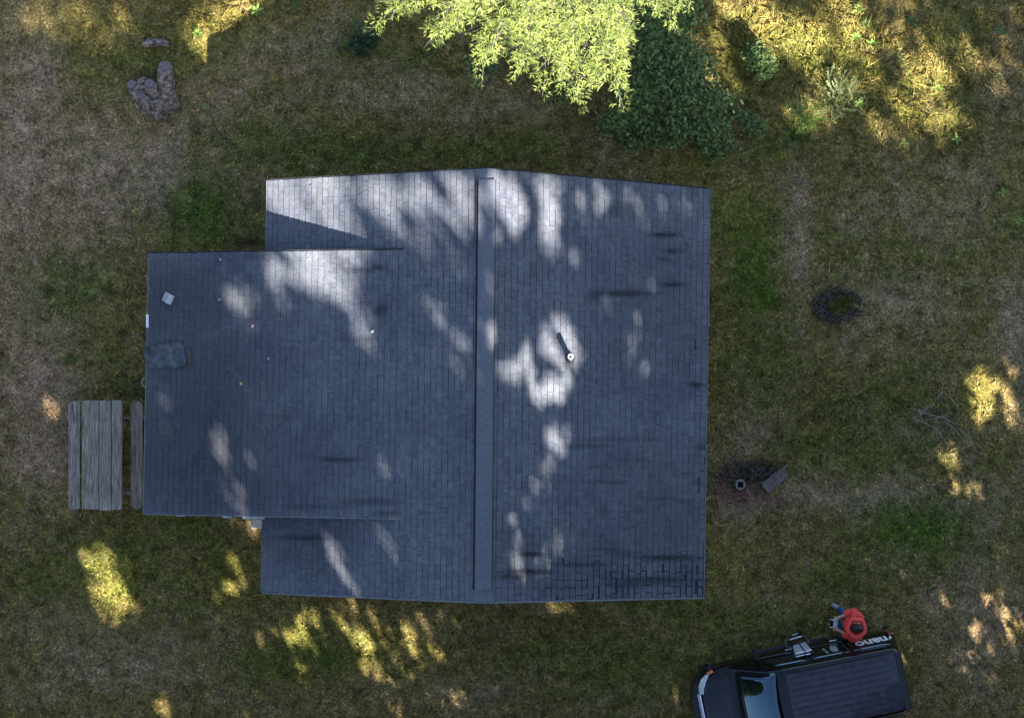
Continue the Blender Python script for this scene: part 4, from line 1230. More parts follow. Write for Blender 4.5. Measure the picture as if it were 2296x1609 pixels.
for (u, v, z, z0) in [(828, 66, 5.4, 5.2), (872, 30, 5.9, 5.8), (953, 106, 5.0, 4.9), (1010, 75, 5.6, 5.4), (1075, 186, 4.6, 4.4), (1150, 178, 4.8, 4.9), (1215, 213, 4.3, 4.2), (1262, 170, 5.2, 5.2), (1303, 248, 4.1, 3.9), (1345, 190, 4.6, 4.7),
                      (1398, 243, 4.2, 4.1), (1408, 150, 4.9, 4.8), (1395, 90, 5.6, 5.6), (1100, 110, 5.6, 5.8), (1180, 100, 6.0, 6.2), (1290, 110, 6.0, 6.2), (1515, 62, 4.6, 4.4), (1548, 12, 4.9, 4.9), (1470, 15, 5.6, 5.8), (1040, 40, 6.2, 6.4), (1240, 50, 6.6, 6.9), (1340, 40, 6.6, 6.9), (920, 20, 6.4, 6.6), (1090, 120, 5.1, 5.2), (980, 95, 4.6, 4.5), (1170, 150, 5.3, 5.4), (1230, 140, 4.9, 5.0), (1350, 130, 5.2, 5.3), (760, -20, 6.0, 6.2), (700, -60, 5.6, 5.6), (1130, 60, 5.4, 5.6), (1390, 205, 4.5, 4.4)]:
    spray_branch(W(u, v, z), z0, .66, .74)
for k in range(14):      # boughs on the far side, out of view
    a = math.radians(10 + 160 * k / 13); z = random.uniform(3, 8)
    r = 3.2 * (1 - z / 11) + .6
    spray_branch(tr0 + Vector((math.cos(a) * r, math.sin(a) * r, z)), z, .35, .8)
SP_P = np.array(SP_P)
link("crown", face_mesh("crown", diamonds(SP_P - np.array(tr0), np.array(SP_D), np.array(SP_N), np.array(SP_L), np.array(SP_W), .1), {"rnd": np.array(SP_T)}), M_SPRAY, tree)
tb.build("trunk", M_TWIG, tree)
sel = SP_P[(SP_P[:, 1] < 8.6)]
for dx in np.arange(-.15, .16, .05):
    for dy in np.arange(-.15, .16, .05):
        lit_add(sel + np.array([dx, dy, 0]), np.full(len(sel), 1.0))

# ------------------------------------------------------------------ shrubs and weeds
def leaf_cloud(name, label, cat, centre, blobs_, n, l, mat, twigs=True, drop=.25):
    c = Vector(centre)
    root = thing(name, label, cat, c)
    P = []
    tot = sum(q[3] * q[4] for q in blobs_)
    for (u, v, z, ru, rv, rz) in blobs_:
        m = int(n * ru * rv / tot) if tot else n
        d = rand_dirs(m); d[:, 2] = np.abs(d[:, 2]) * 1.0 - .15
        rr = RNG.random(m)[:, None] ** .35 * (1 + .25 * np.sin(d[:, :1] * 7 + u) * np.cos(d[:, 1:2] * 6 + v))
        rr = rr * np.where(RNG.random(m)[:, None] < .14, 1.28, 1.0)
        q = np.array(W(u, v, z)) + d * rr * np.array([ru / S, rv / S, rz])
        P.append(q)
    P = np.concatenate(P); P[:, 2] = np.maximum(P[:, 2], .03)
    m = len(P)
    D = rand_dirs(m); D[:, 2] = D[:, 2] * .5 - .05
    N = np.array([0, 0, 1.]) + rand_dirs(m) * .75
    L = RNG.uniform(.6, 1.3, m) * l
    lk = link("foliage", face_mesh("foliage", diamonds(P - np.array(c), D, N, L, L * RNG.uniform(.45, .7, m), .1), {"rnd": np.clip(RNG.random(m) ** 1.3, 0, 1)}), mat, root)
    b = MB()
    for (u, v, z, ru, rv, rz) in blobs_:
        t = W(u, v, z) - c
        b.tube([(t.x * .3, t.y * .3, -.05), (t.x * .8, t.y * .8, t.z * .6), (t.x, t.y, t.z + rz * .6)], [.02, .014, .004], 5)
        for k in range(4):
            a = random.uniform(0, 6.28)
            b.tube([(t.x * .8, t.y * .8, t.z * .5), (t.x + math.cos(a) * ru / S * .7, t.y + math.sin(a) * rv / S * .7, t.z + rz * .3)], [.01, .003], 4)
    b.build("stems", M_TWIG, root)
    return root


M_SHRUB = leaf_mat("shrub_leaf", (.022, .056, .014), (.30, .40, .14), .3, .4)
leaf_cloud("broadleaf_shrub", "big dark green broadleaf shrub under the bright tree, behind the house", "shrub", W(1490, 190, 0),
           [(1480, 90, .9, 80, 60, .8), (1450, 140, .9, 70, 55, .7), (1540, 160, .9, 70, 60, .8), (1480, 210, .9, 90, 60, .7), (1570, 230, .7, 70, 50, .6), (1420, 260, .7, 60, 45, .5), (1500, 290, .6, 90, 45, .5), (1590, 290, .5, 55, 40, .4), (1440, 320, .4, 50, 30, .3), (1600, 335, .3, 40, 26, .25), (1370, 285, .4, 36, 30, .3), (1520, 30, .8, 60, 50, .7), (1420, 40, .7, 60, 50, .6), (1260, 200, .4, 36, 30, .4), (1080, 150, .4, 36, 40, .4)],
           9000, .095, M_SHRUB)
M_BUSH = leaf_mat("bush_leaf", (.045, .085, .025), (.15, .21, .07), .3, .5)
leaf_cloud("round_bush", "small round green bush standing in the golden long grass", "bush", W(1703, 140, 0), [(1700, 135, .35, 34, 28, .3), (1715, 155, .3, 26, 24, .25), (1690, 115, .3, 22, 20, .25)], 1500, .075, M_BUSH)
leaf_cloud("low_bush", "low dark green bush at the outer foot of the big shrub", "bush", W(1690, 275, 0), [(1690, 285, .2, 30, 26, .2), (1665, 262, .2, 26, 16, .15)], 500, .07, M_SHRUB)
leaf_cloud("low_shrub", "low dark green shrub near the left tip of the bright tree", "shrub", W(815, 100, 0), [(810, 105, .2, 34, 24, .2), (830, 85, .2, 26, 20, .2)], 500, .08, leaf_mat("deep_leaf", (.02, .045, .02), (.055, .09, .035), .2))


def spiky(name, label, u, v, n, l, w, mat, zup=.25, spread=1.0, cat="plant"):
    c = W(u, v, 0)
    root = thing(name, label, cat, c)
    b = MB(); P, D, N, L, Wd = [], [], [], [], []
    for k in range(n):
        a = 2 * math.pi * k / n + random.uniform(-.3, .3)
        el = random.uniform(.15, .9)
        d = Vector((math.cos(a) * math.cos(el), math.sin(a) * math.cos(el), math.sin(el)))
        ln = l * random.uniform(.6, 1.15)
        o0 = Vector((random.gauss(0, .09 * spread), random.gauss(0, .09 * spread), .02))
        e = o0 + d * ln + Vector((0, 0, zup * ln))
        b.tube([o0, o0.lerp(e, .6) + Vector((0, 0, .02)), e], [.007, .005, .002], 4)
        for q in range(int(ln / .028)):
            t = .25 + .75 * q / (ln / .028)
            p = o0.lerp(e, t)
            s = 1 if q % 2 else -1
            ld = (d * .7 + d.cross(Vector((0, 0, 1))) * s * .9 + Vector((0, 0, random.uniform(-.1, .5)))).normalized()
            P.append(tuple(p)); D.append(tuple(ld)); N.append((random.gauss(0, .4), random.gauss(0, .4), 1)); L.append(w * 3.2 * random.uniform(.7, 1.2)); Wd.append(w)
    link("leaves", face_mesh("leaves", diamonds(np.array(P), np.array(D), np.array(N), np.array(L), np.array(Wd), .1), {"rnd": RNG.random(len(P))}), mat, root)
    b.build("stems", mat, root)
    return root


M_SILV = leaf_mat("silvery_leaf", (.17, .21, .08), (.42, .47, .22), .2)
M_LIME = leaf_mat("lime_leaf", (.20, .30, .05), (.40, .50, .12), .3)
spiky("feathery_plant", "silvery green feathery plant with fine radiating stalks in the long grass", 1872, 228, 58, .50, .015, M_SILV, .35, 1.6)
spiky("spiky_plant", "lime green spiky plant leaning out beside the feathery one", 1800, 266, 26, .46, .024, M_LIME, .6, .6)
spiky("trailing_plant", "dark green trailing plant just below the lime spiky one", 1782, 305, 24, .42, .022, leaf_mat("grass_green", (.04, .085, .02), (.08, .14, .03), .3), .05, 1.2)

M_WEED = leaf_mat("weed_leaf", (.17, .30, .05), (.36, .50, .12), .35)
M_WEED2 = leaf_mat("weed_leaf_dark", (.05, .10, .03), (.10, .17, .05), .3)
WEEDS = [(575, 25, .18, 5, 0, "star shaped weed in the sunny patch, nearest the dark line of shade"), (445, 77, .16, 6, 0, "bushy little weed above the stump, at the tail of the sunny patch"), (622, 15, .13, 5, 1, "green weed at the back edge, between the sunny patch and the bright tree"),
         (663, 16, .14, 5, 1, "second green weed at the back edge, closer to the bright tree"), (461, 240, .09, 5, 0, "tiny bright weed alone beside the stump"), (1921, 22, .17, 5, 0, "weed at the very back edge of the golden grass"), (1917, 84, .15, 5, 0, "bright cross shaped weed between the round bush and the back edge"),
         (1953, 99, .15, 5, 0, "leafy weed beside the bright cross shaped one"), (2042, 47, .15, 5, 1, "blunt green weed in the back of the long grass"), (1938, 55, .14, 5, 1, "dim weed between two bright ones in the golden grass"), (2019, 130, .13, 5, 1, "green weed just behind the palest patch of long grass"),
         (2098, 199, .16, 4, 0, "pale three leaved weed standing in the brightest long grass"), (1913, 180, .12, 4, 0, "yellowish weed right behind the feathery plant"), (1925, 236, .17, 5, 0, "flat green weed at the outer side of the feathery plant"), (2026, 322, .13, 4, 0, "pale weed in front of the bright long grass"),
         (2145, 313, .15, 4, 0, "slender upright weed in front of the bright long grass, farther from the house"), (2247, 432, .15, 4, 0, "lone fresh weed on the lawn nearest the far side"), (1918, 487, .08, 5, 1, "tiny round weed on the bare lawn off the corner of the roof"), (2158, 68, .13, 5, 1, "dim weed deep in the shaded back corner"), (2243, 72, .16, 6, 1, "dark clump of weed leaves at the back corner"), (2230, 176, .12, 5, 1, "small dim weed on the shaded side of the long grass"),
         (800, 60, .17, 6, 1, "dark weed beside the left tip of the bright tree"), (862, 48, .14, 5, 1, "dim weed just under the tree's outermost bough"), (968, 125, .10, 4, 1, "small weed on the lawn below the second bough of the bright tree"), (2070, 765, .08, 5, 1, "tiny dark weed on the open lawn past the rotted ring"), (300, 1213, .09, 5, 1, "small dark weed on the lawn below the picnic table"), (155, 806, .10, 6, 1, "dark tuft of clover on the bare lawn above the picnic table"), (2282, 495, .12, 5, 0, "bright weed cut by the far edge of the lawn"), (505, 90, .10, 4, 1, "small dim weed in the shade beside the sunny patch"), (1600, 222, .10, 4, 1, "small weed at the lit edge of the big shrub")]
for (u, v, r, n, kind, lab) in WEEDS:
    c = W(u, v, 0); c.z = float(ground_h(np.array(c.x), np.array(c.y)))
    P, D, N, L, Wd = [], [], [], [], []
    for ring_ in range(2):
        for k in range(n):
            a = 2 * math.pi * k / n + ring_ * .6 + random.uniform(-.3, .3)
            f = 1 - .4 * ring_
            P.append((math.cos(a) * .01, math.sin(a) * .01, .05 + ring_ * .05)); D.append((math.cos(a), math.sin(a), .35 + .4 * ring_)); N.append((0.01, 0, 1))
            L.append(r * random.uniform(.75, 1.15) * f); Wd.append(r * .36 * random.uniform(.8, 1.2) * f)
    V = diamonds(np.array(P), np.array(D), np.array(N), np.array(L), np.array(Wd), .12)
    o = link("weed", face_mesh("weed", V, {"rnd": RNG.random(len(P))}), M_WEED2 if kind else M_WEED, None)
    o.location = c
    tag(o, lab, "weed", "weeds dotted over the yard")

# dry branches in the grass
b = MB()
for (u0, v0, u1, v1) in [(2040, 915, 2110, 935), (2060, 930, 2095, 905), (2080, 940, 2135, 925), (2045, 935, 2100, 960), (2110, 930, 2150, 950), (2090, 955, 2120, 990), (2120, 945, 2160, 985), (2060, 915, 2072, 950), (2130, 890, 2150, 930), (2150, 960, 2180, 1000), (2100, 895, 2112, 880)]:
    q0, q1 = W(u0, v0, .05), W(u1, v1, .12)
    m0 = q0.lerp(q1, .5) + Vector((random.uniform(-.05, .05), random.uniform(-.05, .05), .05))
    b.tube([q0, m0, q1], [.013, .010, .004], 5)
    b.tube([m0, m0 + Vector((random.uniform(-.2, .2), random.uniform(-.2, .2), .04))], [.007, .003], 4)
tag(b.build("dead_branch", simple_mat("bleached_twig", (.26, .24, .19), .85, .3, 9), None), "bleached dead branch with bare twigs lying in the long grass", "branch")

# ------------------------------------------------------------------ black vehicle
CAR_A = math.radians(191.4)
car_o = Vector((6.176, -7.264, 0))
car = thing("parked_vehicle", "black boxy off road vehicle with a ribbed roof, parked on the lawn", "car", car_o, CAR_A)


def paint_mat(name, c, rough=.25, coat=1.0):
    m, nt, p = new_mat(name)
    f = noise_node(nt, 6, 5, .65)
    nt.links.new(ramp(nt, f, [(.3, c), (.75, [min(1, x * 1.9 + .004) for x in c])]), p.inputs["Base Color"])
    nt.links.new(ramp(nt, noise_node(nt, 3, 5, .6), [(.3, rough * .8), (.7, rough * 1.4)]), p.inputs["Roughness"])
    p.inputs["Coat Weight"].default_value = coat; p.inputs["Coat Roughness"].default_value = .03
    p.inputs["Specular IOR Level"].default_value = .22
    return m


M_PAINT = paint_mat("black_paint", (.003, .003, .004), .18, .45)
M_ROOFP = paint_mat("dusty_roof_paint", (.034, .030, .040), .26, .3)
M_GLASS, _nt, _p = new_mat("tinted_glass")
_p.inputs["Base Color"].default_value = (.004, .006, .008, 1); _p.inputs["Roughness"].default_value = .02; _p.inputs["IOR"].default_value = 2.1; _p.inputs["Specular Tint"].default_value = (.45, .75, 1, 1); _p.inputs["Coat Weight"].default_value = .3; _p.inputs["Coat IOR"].default_value = 1.7
_n = noise_node(_nt, 2.0, 3, .5); bump(_nt, _p, _n, .05, .02)
M_TYRE = simple_mat("tyre_rubber", (.014, .014, .014), .85, .3, 12)
M_CHROME = simple_mat("bright_metal", (.72, .74, .76), .22, .06, 10, metal=1.0)
M_PLASTIC = simple_mat("dark_trim_plastic", (.022, .022, .024), .6, .3, 12)

STN = [  # x, half width, bottom, belt z, roof half width, roof z
    (2.09, .44, .42, .60, .34, .66), (2.06, .58, .38, .72, .46, .80), (1.98, .72, .34, .82, .59, .90), (1.84, .81, .32, .90, .68, .965), (1.6, .875, .32, .96, .76, 1.02), (1.38, .895, .32, .985, .80, 1.045),
    (1.28, .90, .32, .99, .79, 1.09), (1.05, .905, .32, .995, .755, 1.27), (.82, .91, .32, 1.0, .73, 1.45), (.60, .912, .32, 1.0, .712, 1.62), (.40, .912, .32, 1.0, .70, 1.725),
    (-.2, .912, .32, 1.01, .70, 1.755), (-1.0, .912, .32, 1.01, .70, 1.765), (-1.75, .91, .33, 1.01, .69, 1.75), (-2.0, .905, .34, 1.01, .675, 1.72), (-2.10, .90, .36, 1.0, .655, 1.64), (-2.20, .89, .40, .98, .64, 1.35), (-2.28, .875, .42, .93, .72, .99), (-2.33, .84, .45, .74, .66, .80)]


def half_sec(s):
    x, hw_, zb, zbelt, yr, zr = s
    b4 = hw_ * .965
    return [(hw_ * .88, zb), (hw_ * .975, zb + .10), (hw_, (zb + zbelt) * .5), (hw_ * .993, zbelt - .10), (b4, zbelt), (b4 + (yr + .025 - b4) * .93, zbelt + (zr - .07 - zbelt) * .93), (yr, zr - .035), (yr * .80, zr), (yr * .4, zr + .012), (0, zr + .016)]


rows = []
for s in STN:
    h = half_sec(s)
    rows.append([Vector((s[0], y, z)) for y, z in h] + [Vector((s[0], -y, z)) for y, z in reversed(h[:-1])])
b = MB(); b.grid(rows)
nrow = len(rows[0])
b.f.append(list(range(nrow))); b.sm.append(False)
b.f.append([(len(rows) - 1) * nrow + k for k in reversed(range(nrow))]); b.sm.append(False)
body = b.build("body", M_PAINT, car)
body.modifiers.new("sub", 'SUBSURF').levels = 1
body.modifiers["sub"].render_levels = 2


def sec_at(x):
    for a, c in zip(STN[:-1], STN[1:]):
        if a[0] >= x >= c[0]:
            t = (a[0] - x) / (a[0] - c[0])
            return tuple(p + (q - p) * t for p, q in zip(a, c))
    return STN[-1]


# windscreen
b = MB(); rws = []
for i in range(7):
    x = 1.24 - .72 * i / 6
    s = sec_at(x); row = []
    for j in range(11):
        y = (j / 5 - 1) * (s[4] - .045)
        zc = s[5] + .026 + .016 * (1 - (y / s[4]) ** 2) + .05 * (1 - (y / s[4]) ** 2) * math.sin(math.pi * i / 6)
        row.append((x + .03 + .05 * (1 - (y / s[4]) ** 2), y, zc))
    rws.append(row)
b.grid(rws)
o = b.build("windscreen", M_GLASS, car); o.modifiers.new("s", 'SOLIDIFY').thickness = .012
# side windows: front door, rear door, quarter, both sides
for sg in (-1, 1):
    for (xa, xb, xa2) in ((.82, -.18, .52), (-.28, -1.08, -.28), (-1.18, -2.0, -1.18)):
        rws = []
        for i in range(5):
            f = .12 + .74 * i / 4
            row = []
            for j in range(6):
                t = j / 5
                x0 = xa + (xa2 - xa) * i / 4
                x = x0 + (xb - x0) * t
                s = sec_at(x); h = half_sec(s)
                p4, p5 = h[4], h[5]
                y = p4[0] + (p5[0] - p4[0]) * f + .012; z = p4[1] + (p5[1] - p4[1]) * f
                row.append((x, sg * y, z))
            rws.append(row)
        b = MB(); b.grid(rws)
        o = b.build("side_window", M_GLASS, car); o.modifiers.new("s", 'SOLIDIFY').thickness = .01
# rear window
b = MB(); rws = []
for i in range(5):
    x = -2.115 - .085 * i / 4
    s = sec_at(x)
    rws.append([(x - .03, (j / 4 - 1) * (s[4] - .08), s[5] - .04) for j in range(9)])
b.grid(rws); o = b.build("rear_window", M_GLASS, car); o.modifiers.new("s", 'SOLIDIFY').thickness = .01
# ribbed roof skin
b = MB(); rws = []
ys = []
for k in range(9):
    yc = -.52 + 1.04 * k / 8
    ys += [(yc - .020, .016), (yc - .011, .0), (yc + .011, .0), (yc + .020, .016)]
ys = [(-.60, -.004), (-.585, .016)] + ys + [(.585, .016), (.60, -.004)]
for x in (.36, .30, -.2, -.7, -1.2, -1.6, -1.93, -2.0):
    s = sec_at(x)
    row = []
    for (y, dz) in ys:
        q = abs(y) / s[4]
        zb = s[5] + (.016 * (1 - q / .8) if q < .8 else -.035 * (q - .8) / .2)
        row.append((x, y, zb + .012 + (dz if .32 > x > -1.9 else 0)))
    rws.append(row)
b.grid(rws, False)
b.build("roof_panel", M_ROOFP, car)
b = MB()
for sg in (-1, 1):
    b.tube([(.15, sg * .655, 1.745), (.05, sg * .655, 1.80), (-.9, sg * .655, 1.815), (-1.75, sg * .645, 1.80), (-1.85, sg * .645, 1.745)], .016, 6)
b.build("roof_rail", M_PLASTIC, car)
# bonnet skin with raised middle
b = MB(); rws = []
for x in (1.42, 1.55, 1.72, 1.88, 1.98):
    s = sec_at(x)
    rws.append([(x + .05 * (1 - (y / .7) ** 2), y * s[4] / .80, s[5] + .022 + (.014 if abs(y) < .42 else 0) - .02 * (abs(y) / .7) ** 2) for y in (-.70, -.60, -.46, -.40, -.2, 0, .2, .40, .46, .60, .70)])
b.grid(rws); o = b.build("bonnet", paint_mat("bonnet_paint", (.004, .004, .008), .05, .6), car); o.modifiers.new("s", 'SOLIDIFY').thickness = .012
o.modifiers.new("sub", 'SUBSURF').render_levels = 2
b = MB(); b.box((1.335, 0, 1.085), (.11, 1.44, .03)); b.build("cowl", M_PLASTIC, car)
for y in (-.35, .25):
    b = MB(); b.tube([(1.31, y, 1.13), (1.19, y + .28, 1.235), (1.14, y + .52, 1.27)], .010, 5); b.build("wiper", M_PLASTIC, car)
# lamps, grille, bumpers
M_LAMP = simple_mat("lamp_glass", (.75, .80, .83), .1, .15, 14, coat=1.0)
M_AMBER = simple_mat("amber_lens", (.75, .16, .03), .2, .15, 14, coat=1.0)
M_RED = simple_mat("red_lens", (.25, .01, .01), .2, .15, 14, coat=1.0)
for sg in (-1, 1):
    b = MB()
    pts = [(2.085, .34), (2.065, .50), (1.99, .655), (1.87, .755), (1.82, .735), (1.91, .60), (1.98, .46), (2.005, .34)]
    n = len(pts)
    zt = [.815, .815, .845, .90, .935, .93, .915, .905]
    b.add([(x, sg * y, z + .022) for (x, y), z in zip(pts, zt)] + [(x, sg * y, .66) for (x, y) in pts], [tuple(range(n)), tuple(reversed(range(n, 2 * n)))] + [(i, (i + 1) % n, n + (i + 1) % n, n + i) for i in range(n)])
    b.build("headlight", M_LAMP, car, bevel=.008)
    b = MB(); b.box((1.785, sg * .785, .915), (.14, .07, .10), Matrix.Rotation(-sg * .35, 3, 'Z')); b.build("turn_signal", M_AMBER, car, bevel=.015)
    b = MB(); b.box((-2.16, sg * .875, .95), (.12, .06, .34)); b.build("tail_light", M_RED, car, bevel=.012)
b = MB()
for (x, z) in ((2.075, .825), (2.09, .75), (2.10, .69)):
    b.box((x, 0, z), (.03, .66, .022))
for y in (-.28, -.1, .1, .28):
    b.box((2.085, y, .755), (.03, .03, .14))
b.build("grille", M_CHROME, car, bevel=.004)
b = MB(); rws = []
for (dx, z) in ((-.1, .34), (.04, .36), (.09, .42), (.10, .52), (.06, .60), (-.08, .64), (-.34, .645)):
    rws.append([(2.17 + dx * .9 - .42 * abs(y / .86) ** 2.6, y, z) for y in np.linspace(-.86, .86, 17)])
b.grid(rws); b.build("front_bumper", M_PLASTIC, car)
b = MB(); rws = []
for (dx, z) in ((0, .42), (-.07, .45), (-.08, .58), (0, .62)):
    rws.append([(-2.30 + dx + .1 * abs(y / .9) ** 4, y, z) for y in np.linspace(-.9, .9, 11)])
b.grid(rws); b.build("rear_bumper", M_PLASTIC, car)
b = MB(); b.box((-2.02, 0, 1.752), (.12, 1.20, .022), Matrix.Rotation(.12, 3, 'Y')); b.build("spoiler", M_PAINT, car, bevel=.01)
for x in (1.42, -1.40):
    for sg in (-1, 1):
        w = thing("wheel", None, None, (x, sg * (.66 if x > 0 else .74), .37)); w.parent = car
        b = MB(); rr = []
        for (r, yy) in ((.20, -.11), (.33, -.115), (.365, -.08), (.37, 0), (.365, .08), (.33, .115), (.20, .11)):
            rr.append([(r * math.cos(2 * math.pi * k / 28), yy, r * math.sin(2 * math.pi * k / 28)) for k in range(29)])
        b.grid(rr); b.build("tyre", M_TYRE, w)
        b = MB()
        b.tube([(0, -.09, 0), (0, .09, 0)], .205, 24)
        for k in range(6):
            a = k * math.pi / 3
            b.box((.11 * math.cos(a), sg * .10, .11 * math.sin(a)), (.17, .03, .05), Matrix.Rotation(-a, 3, 'Y'))
        b.build("rim", M_CHROME, w)
        b = MB(); rr = []
        for (r, yy) in ((.40, .0), (.45, .115), (.49, .11), (.52, .06)):
            rr.append([(x + r * math.cos(a), sg * ((.755 if x > 0 else .80) + yy), .40 + r * math.sin(a)) for a in np.linspace(-.15, math.pi + .15, 21)])
        b.grid(rr); b.build("arch_flare", M_PLASTIC, car)
for sg in (-1, 1):
    b = MB(); b.tube([(.78, sg * .90, 1.03), (.77, sg * 1.0, 1.07)], .03, 6)
    b.box((.78, sg * 1.06, 1.12), (.10, .19, .15)); m_ = b.build("mirror", M_TYRE, car, bevel=.02)
    b = MB(); b.box((-.12, sg * .885, .34), (1.7, .09, .03)); b.build("running_board", simple_mat("scuffed_aluminium", (.05, .05, .05), .5, .4, 10), car, bevel=.008)
    for x in (.02, -.95):
        b = MB(); b.box((x, sg * .935, .93), (.16, .03, .03)); b.build("door_handle", M_CHROME if sg < 0 else M_PAINT, car, bevel=.006)
    for x in (.92, -.22, -1.12):
        b = MB()
        for k in range(4):
            z0, z1 = .45 + .135 * k, .45 + .135 * (k + 1)
            b.box((x, sg * (.927 - .004 * (k == 3)), (z0 + z1) / 2), (.012, .008, z1 - z0))
        b.build("door_seam", simple_mat("seam_black", (.002, .002, .002), .9, .1, 5), car)
# light trim line along the near door and rear quarter
b = MB()
for (x0_, x1_) in ((.80, -.2), (-1.28, -1.85)):
    ps = []
    for k in range(6):
        x = x0_ + (x1_ - x0_) * k / 5
        h = half_sec(sec_at(x)); ps.append((x, -(h[5][0] + .02), h[5][1] - .02) if x0_ < 0 else (x, -(h[4][0] + .012), h[4][1] + .03))
    b.tube(ps, .010, 5)
b.tube([(-.30, -.905, 1.04), (-1.08, -.905, 1.04), (-1.10, -.80, 1.42), (-1.10, -.75, 1.6)], .010, 5)
b.build("window_trim", simple_mat("grey_trim", (.10, .10, .10), .4, .2, 8), car)


def text_mesh(txt, size, parent, mat, M, name="lettering", sx_=1.0, ext=.004, label=None, off=.012):
    cu = bpy.data.curves.new(name, 'FONT'); cu.body = txt; cu.size = size; cu.extrude = ext; cu.align_x = 'CENTER'; cu.align_y = 'CENTER'; cu.offset = off
    t = bpy.data.objects.new("tmp_text", cu); COL.objects.link(t)
    dg = bpy.context.evaluated_depsgraph_get()
    me = bpy.data.meshes.new_from_object(t.evaluated_get(dg))
    bpy.data.objects.remove(t)
    me.transform(Matrix.Diagonal((sx_, 1, 1, 1)))
    me.transform(M)
    me.name = name
    o = link(name, me, mat, parent)
    if label: o["label"] = label
    return o


# white lettering on the rear quarter glass of the near side
h = half_sec(sec_at(-1.6)); p4, p5 = Vector((0, -h[4][0], h[4][1])), Vector((0, -h[5][0], h[5][1]))
up = (p5 - p4).normalized(); xa = Vector((1, 0, 0)); nrm = xa.cross(up)
M_WHITE = simple_mat("white_vinyl", (.72, .72, .74), .5, .06, 20)
c = p4.lerp(p5, .50) + nrm * .032
M4 = Matrix(((xa.x, up.x, nrm.x, -1.66), (xa.y, up.y, nrm.y, c.y), (xa.z, up.z, nrm.z, c.z), (0, 0, 0, 1)))
text_mesh("nano", .40, car, M_WHITE, M4, sx_=.88, label="white lettering on the rear quarter glass")
b = MB()
q = [(-.415, -.10, 0), (-.36, .03, 0), (-.385, .06, 0), (-.43, .0, 0), (-.44, -.10, 0)]
b.add([M4 @ Vector(p) for p in q] + [M4 @ (Vector(p) + Vector((0, 0, .006))) for p in q], [(0, 1, 2, 3, 4), (9, 8, 7, 6, 5)] + [(i, (i + 1) % 5, 5 + (i + 1) % 5, 5 + i) for i in range(5)])
b.build("letter_stub", M_WHITE, car)

# things beside the vehicle -------------------------------------------------
cr = Matrix.Rotation(CAR_A, 4, 'Z'); cr.translation = car_o


def car_pt(x, y, z):
    return cr @ Vector((x, y, z))


# folded lounge chair leaning upright against the near side: black frame, pale panels, white bars
fwd = Vector((math.cos(CAR_A), math.sin(CAR_A), 0)); nside = Vector((fwd.y, -fwd.x, 0))


def lean_z(u, v):
    z = 1.0
    for _ in range(60):
        off = (W(u, v, z) - car_o).dot(nside)
        z += (1.10 - .19 * z - off) * 1.6
    return z


pc = W(1792, 1412, .0)
chair = thing("folding_chair", "folded black lounge chair with two pale grey panels and white bars, leaning on the vehicle", "chair", (pc.x, pc.y, 0), 0)


def cp(u, v, out=0.0):
    z = lean_z(u, v)
    return W(u, v, z) - Vector((pc.x, pc.y, 0)) + nside * out


M_PANEL = simple_mat("pale_panel", (.36, .39, .42), .55, .15, 14)
M_WBAR = simple_mat("white_bar", (.78, .78, .80), .35, .05, 10)
M_BTUBE = simple_mat("black_tube", (.012, .012, .014), .4, .2, 10)
for pts in ([(1778, 1449.5), (1791, 1446.0), (1804, 1464), (1784, 1469)], [(1794.5, 1445), (1806, 1441), (1820, 1459.5), (1807, 1463)]):
    b = MB(); t = [cp(u, v, .03) for (u, v) in pts]; t2 = [cp(u, v, .005) for (u, v) in pts]
    b.add(t + t2, [(0, 1, 2, 3), (7, 6, 5, 4), (0, 1, 5, 4), (1, 2, 6, 5), (2, 3, 7, 6), (3, 0, 4, 7)])
    b.build("panel", M_PANEL, chair)
for (u0, v0, u1, v1, r) in ((1784, 1470, 1804, 1465, .022), (1806.5, 1464.5, 1820, 1460.5, .022), (1786, 1476, 1804, 1472, .013), (1807, 1471.5, 1818, 1469, .013), (1771, 1438, 1799, 1430, .017), (1777, 1428, 1789, 1424, .010)):
    b = MB(); b.tube([cp(u0, v0, .045), cp(u1, v1, .045)], r, 8); b.build("bar", M_WBAR, chair)
b = MB()
for (u0, v0, u1, v1, r) in ((1766, 1432, 1802, 1424, .035), (1768, 1434, 1782, 1474, .018), (1800, 1427, 1823, 1464, .018), (1792.5, 1444, 1805.5, 1468, .018), (1780, 1473, 1822, 1463, .016), (1783, 1423, 1793, 1415, .05), (1775, 1446, 1806, 1439, .02)):
    b.tube([cp(u0, v0), cp(u1, v1)], r, 7)
for (u, v) in ((1767, 1432), (1801, 1424)):
    q = cp(u, v); f_ = (nside * .02)
    b.tube([q, Vector((q.x, q.y, -.02)) + f_], .018, 6)
b.build("frame", M_BTUBE, chair)
for pts in ([(1769, 1437), (1762, 1446), (1766, 1456), (1775, 1457)], [(1802, 1432), (1810, 1436), (1815, 1446), (1812, 1449)]):
    b = MB(); b.tube([cp(u, v, .07) for (u, v) in pts], .014, 6)
    b.build("armrest", simple_mat("grey_grip", (.12, .12, .125), .6, .2, 10), chair)

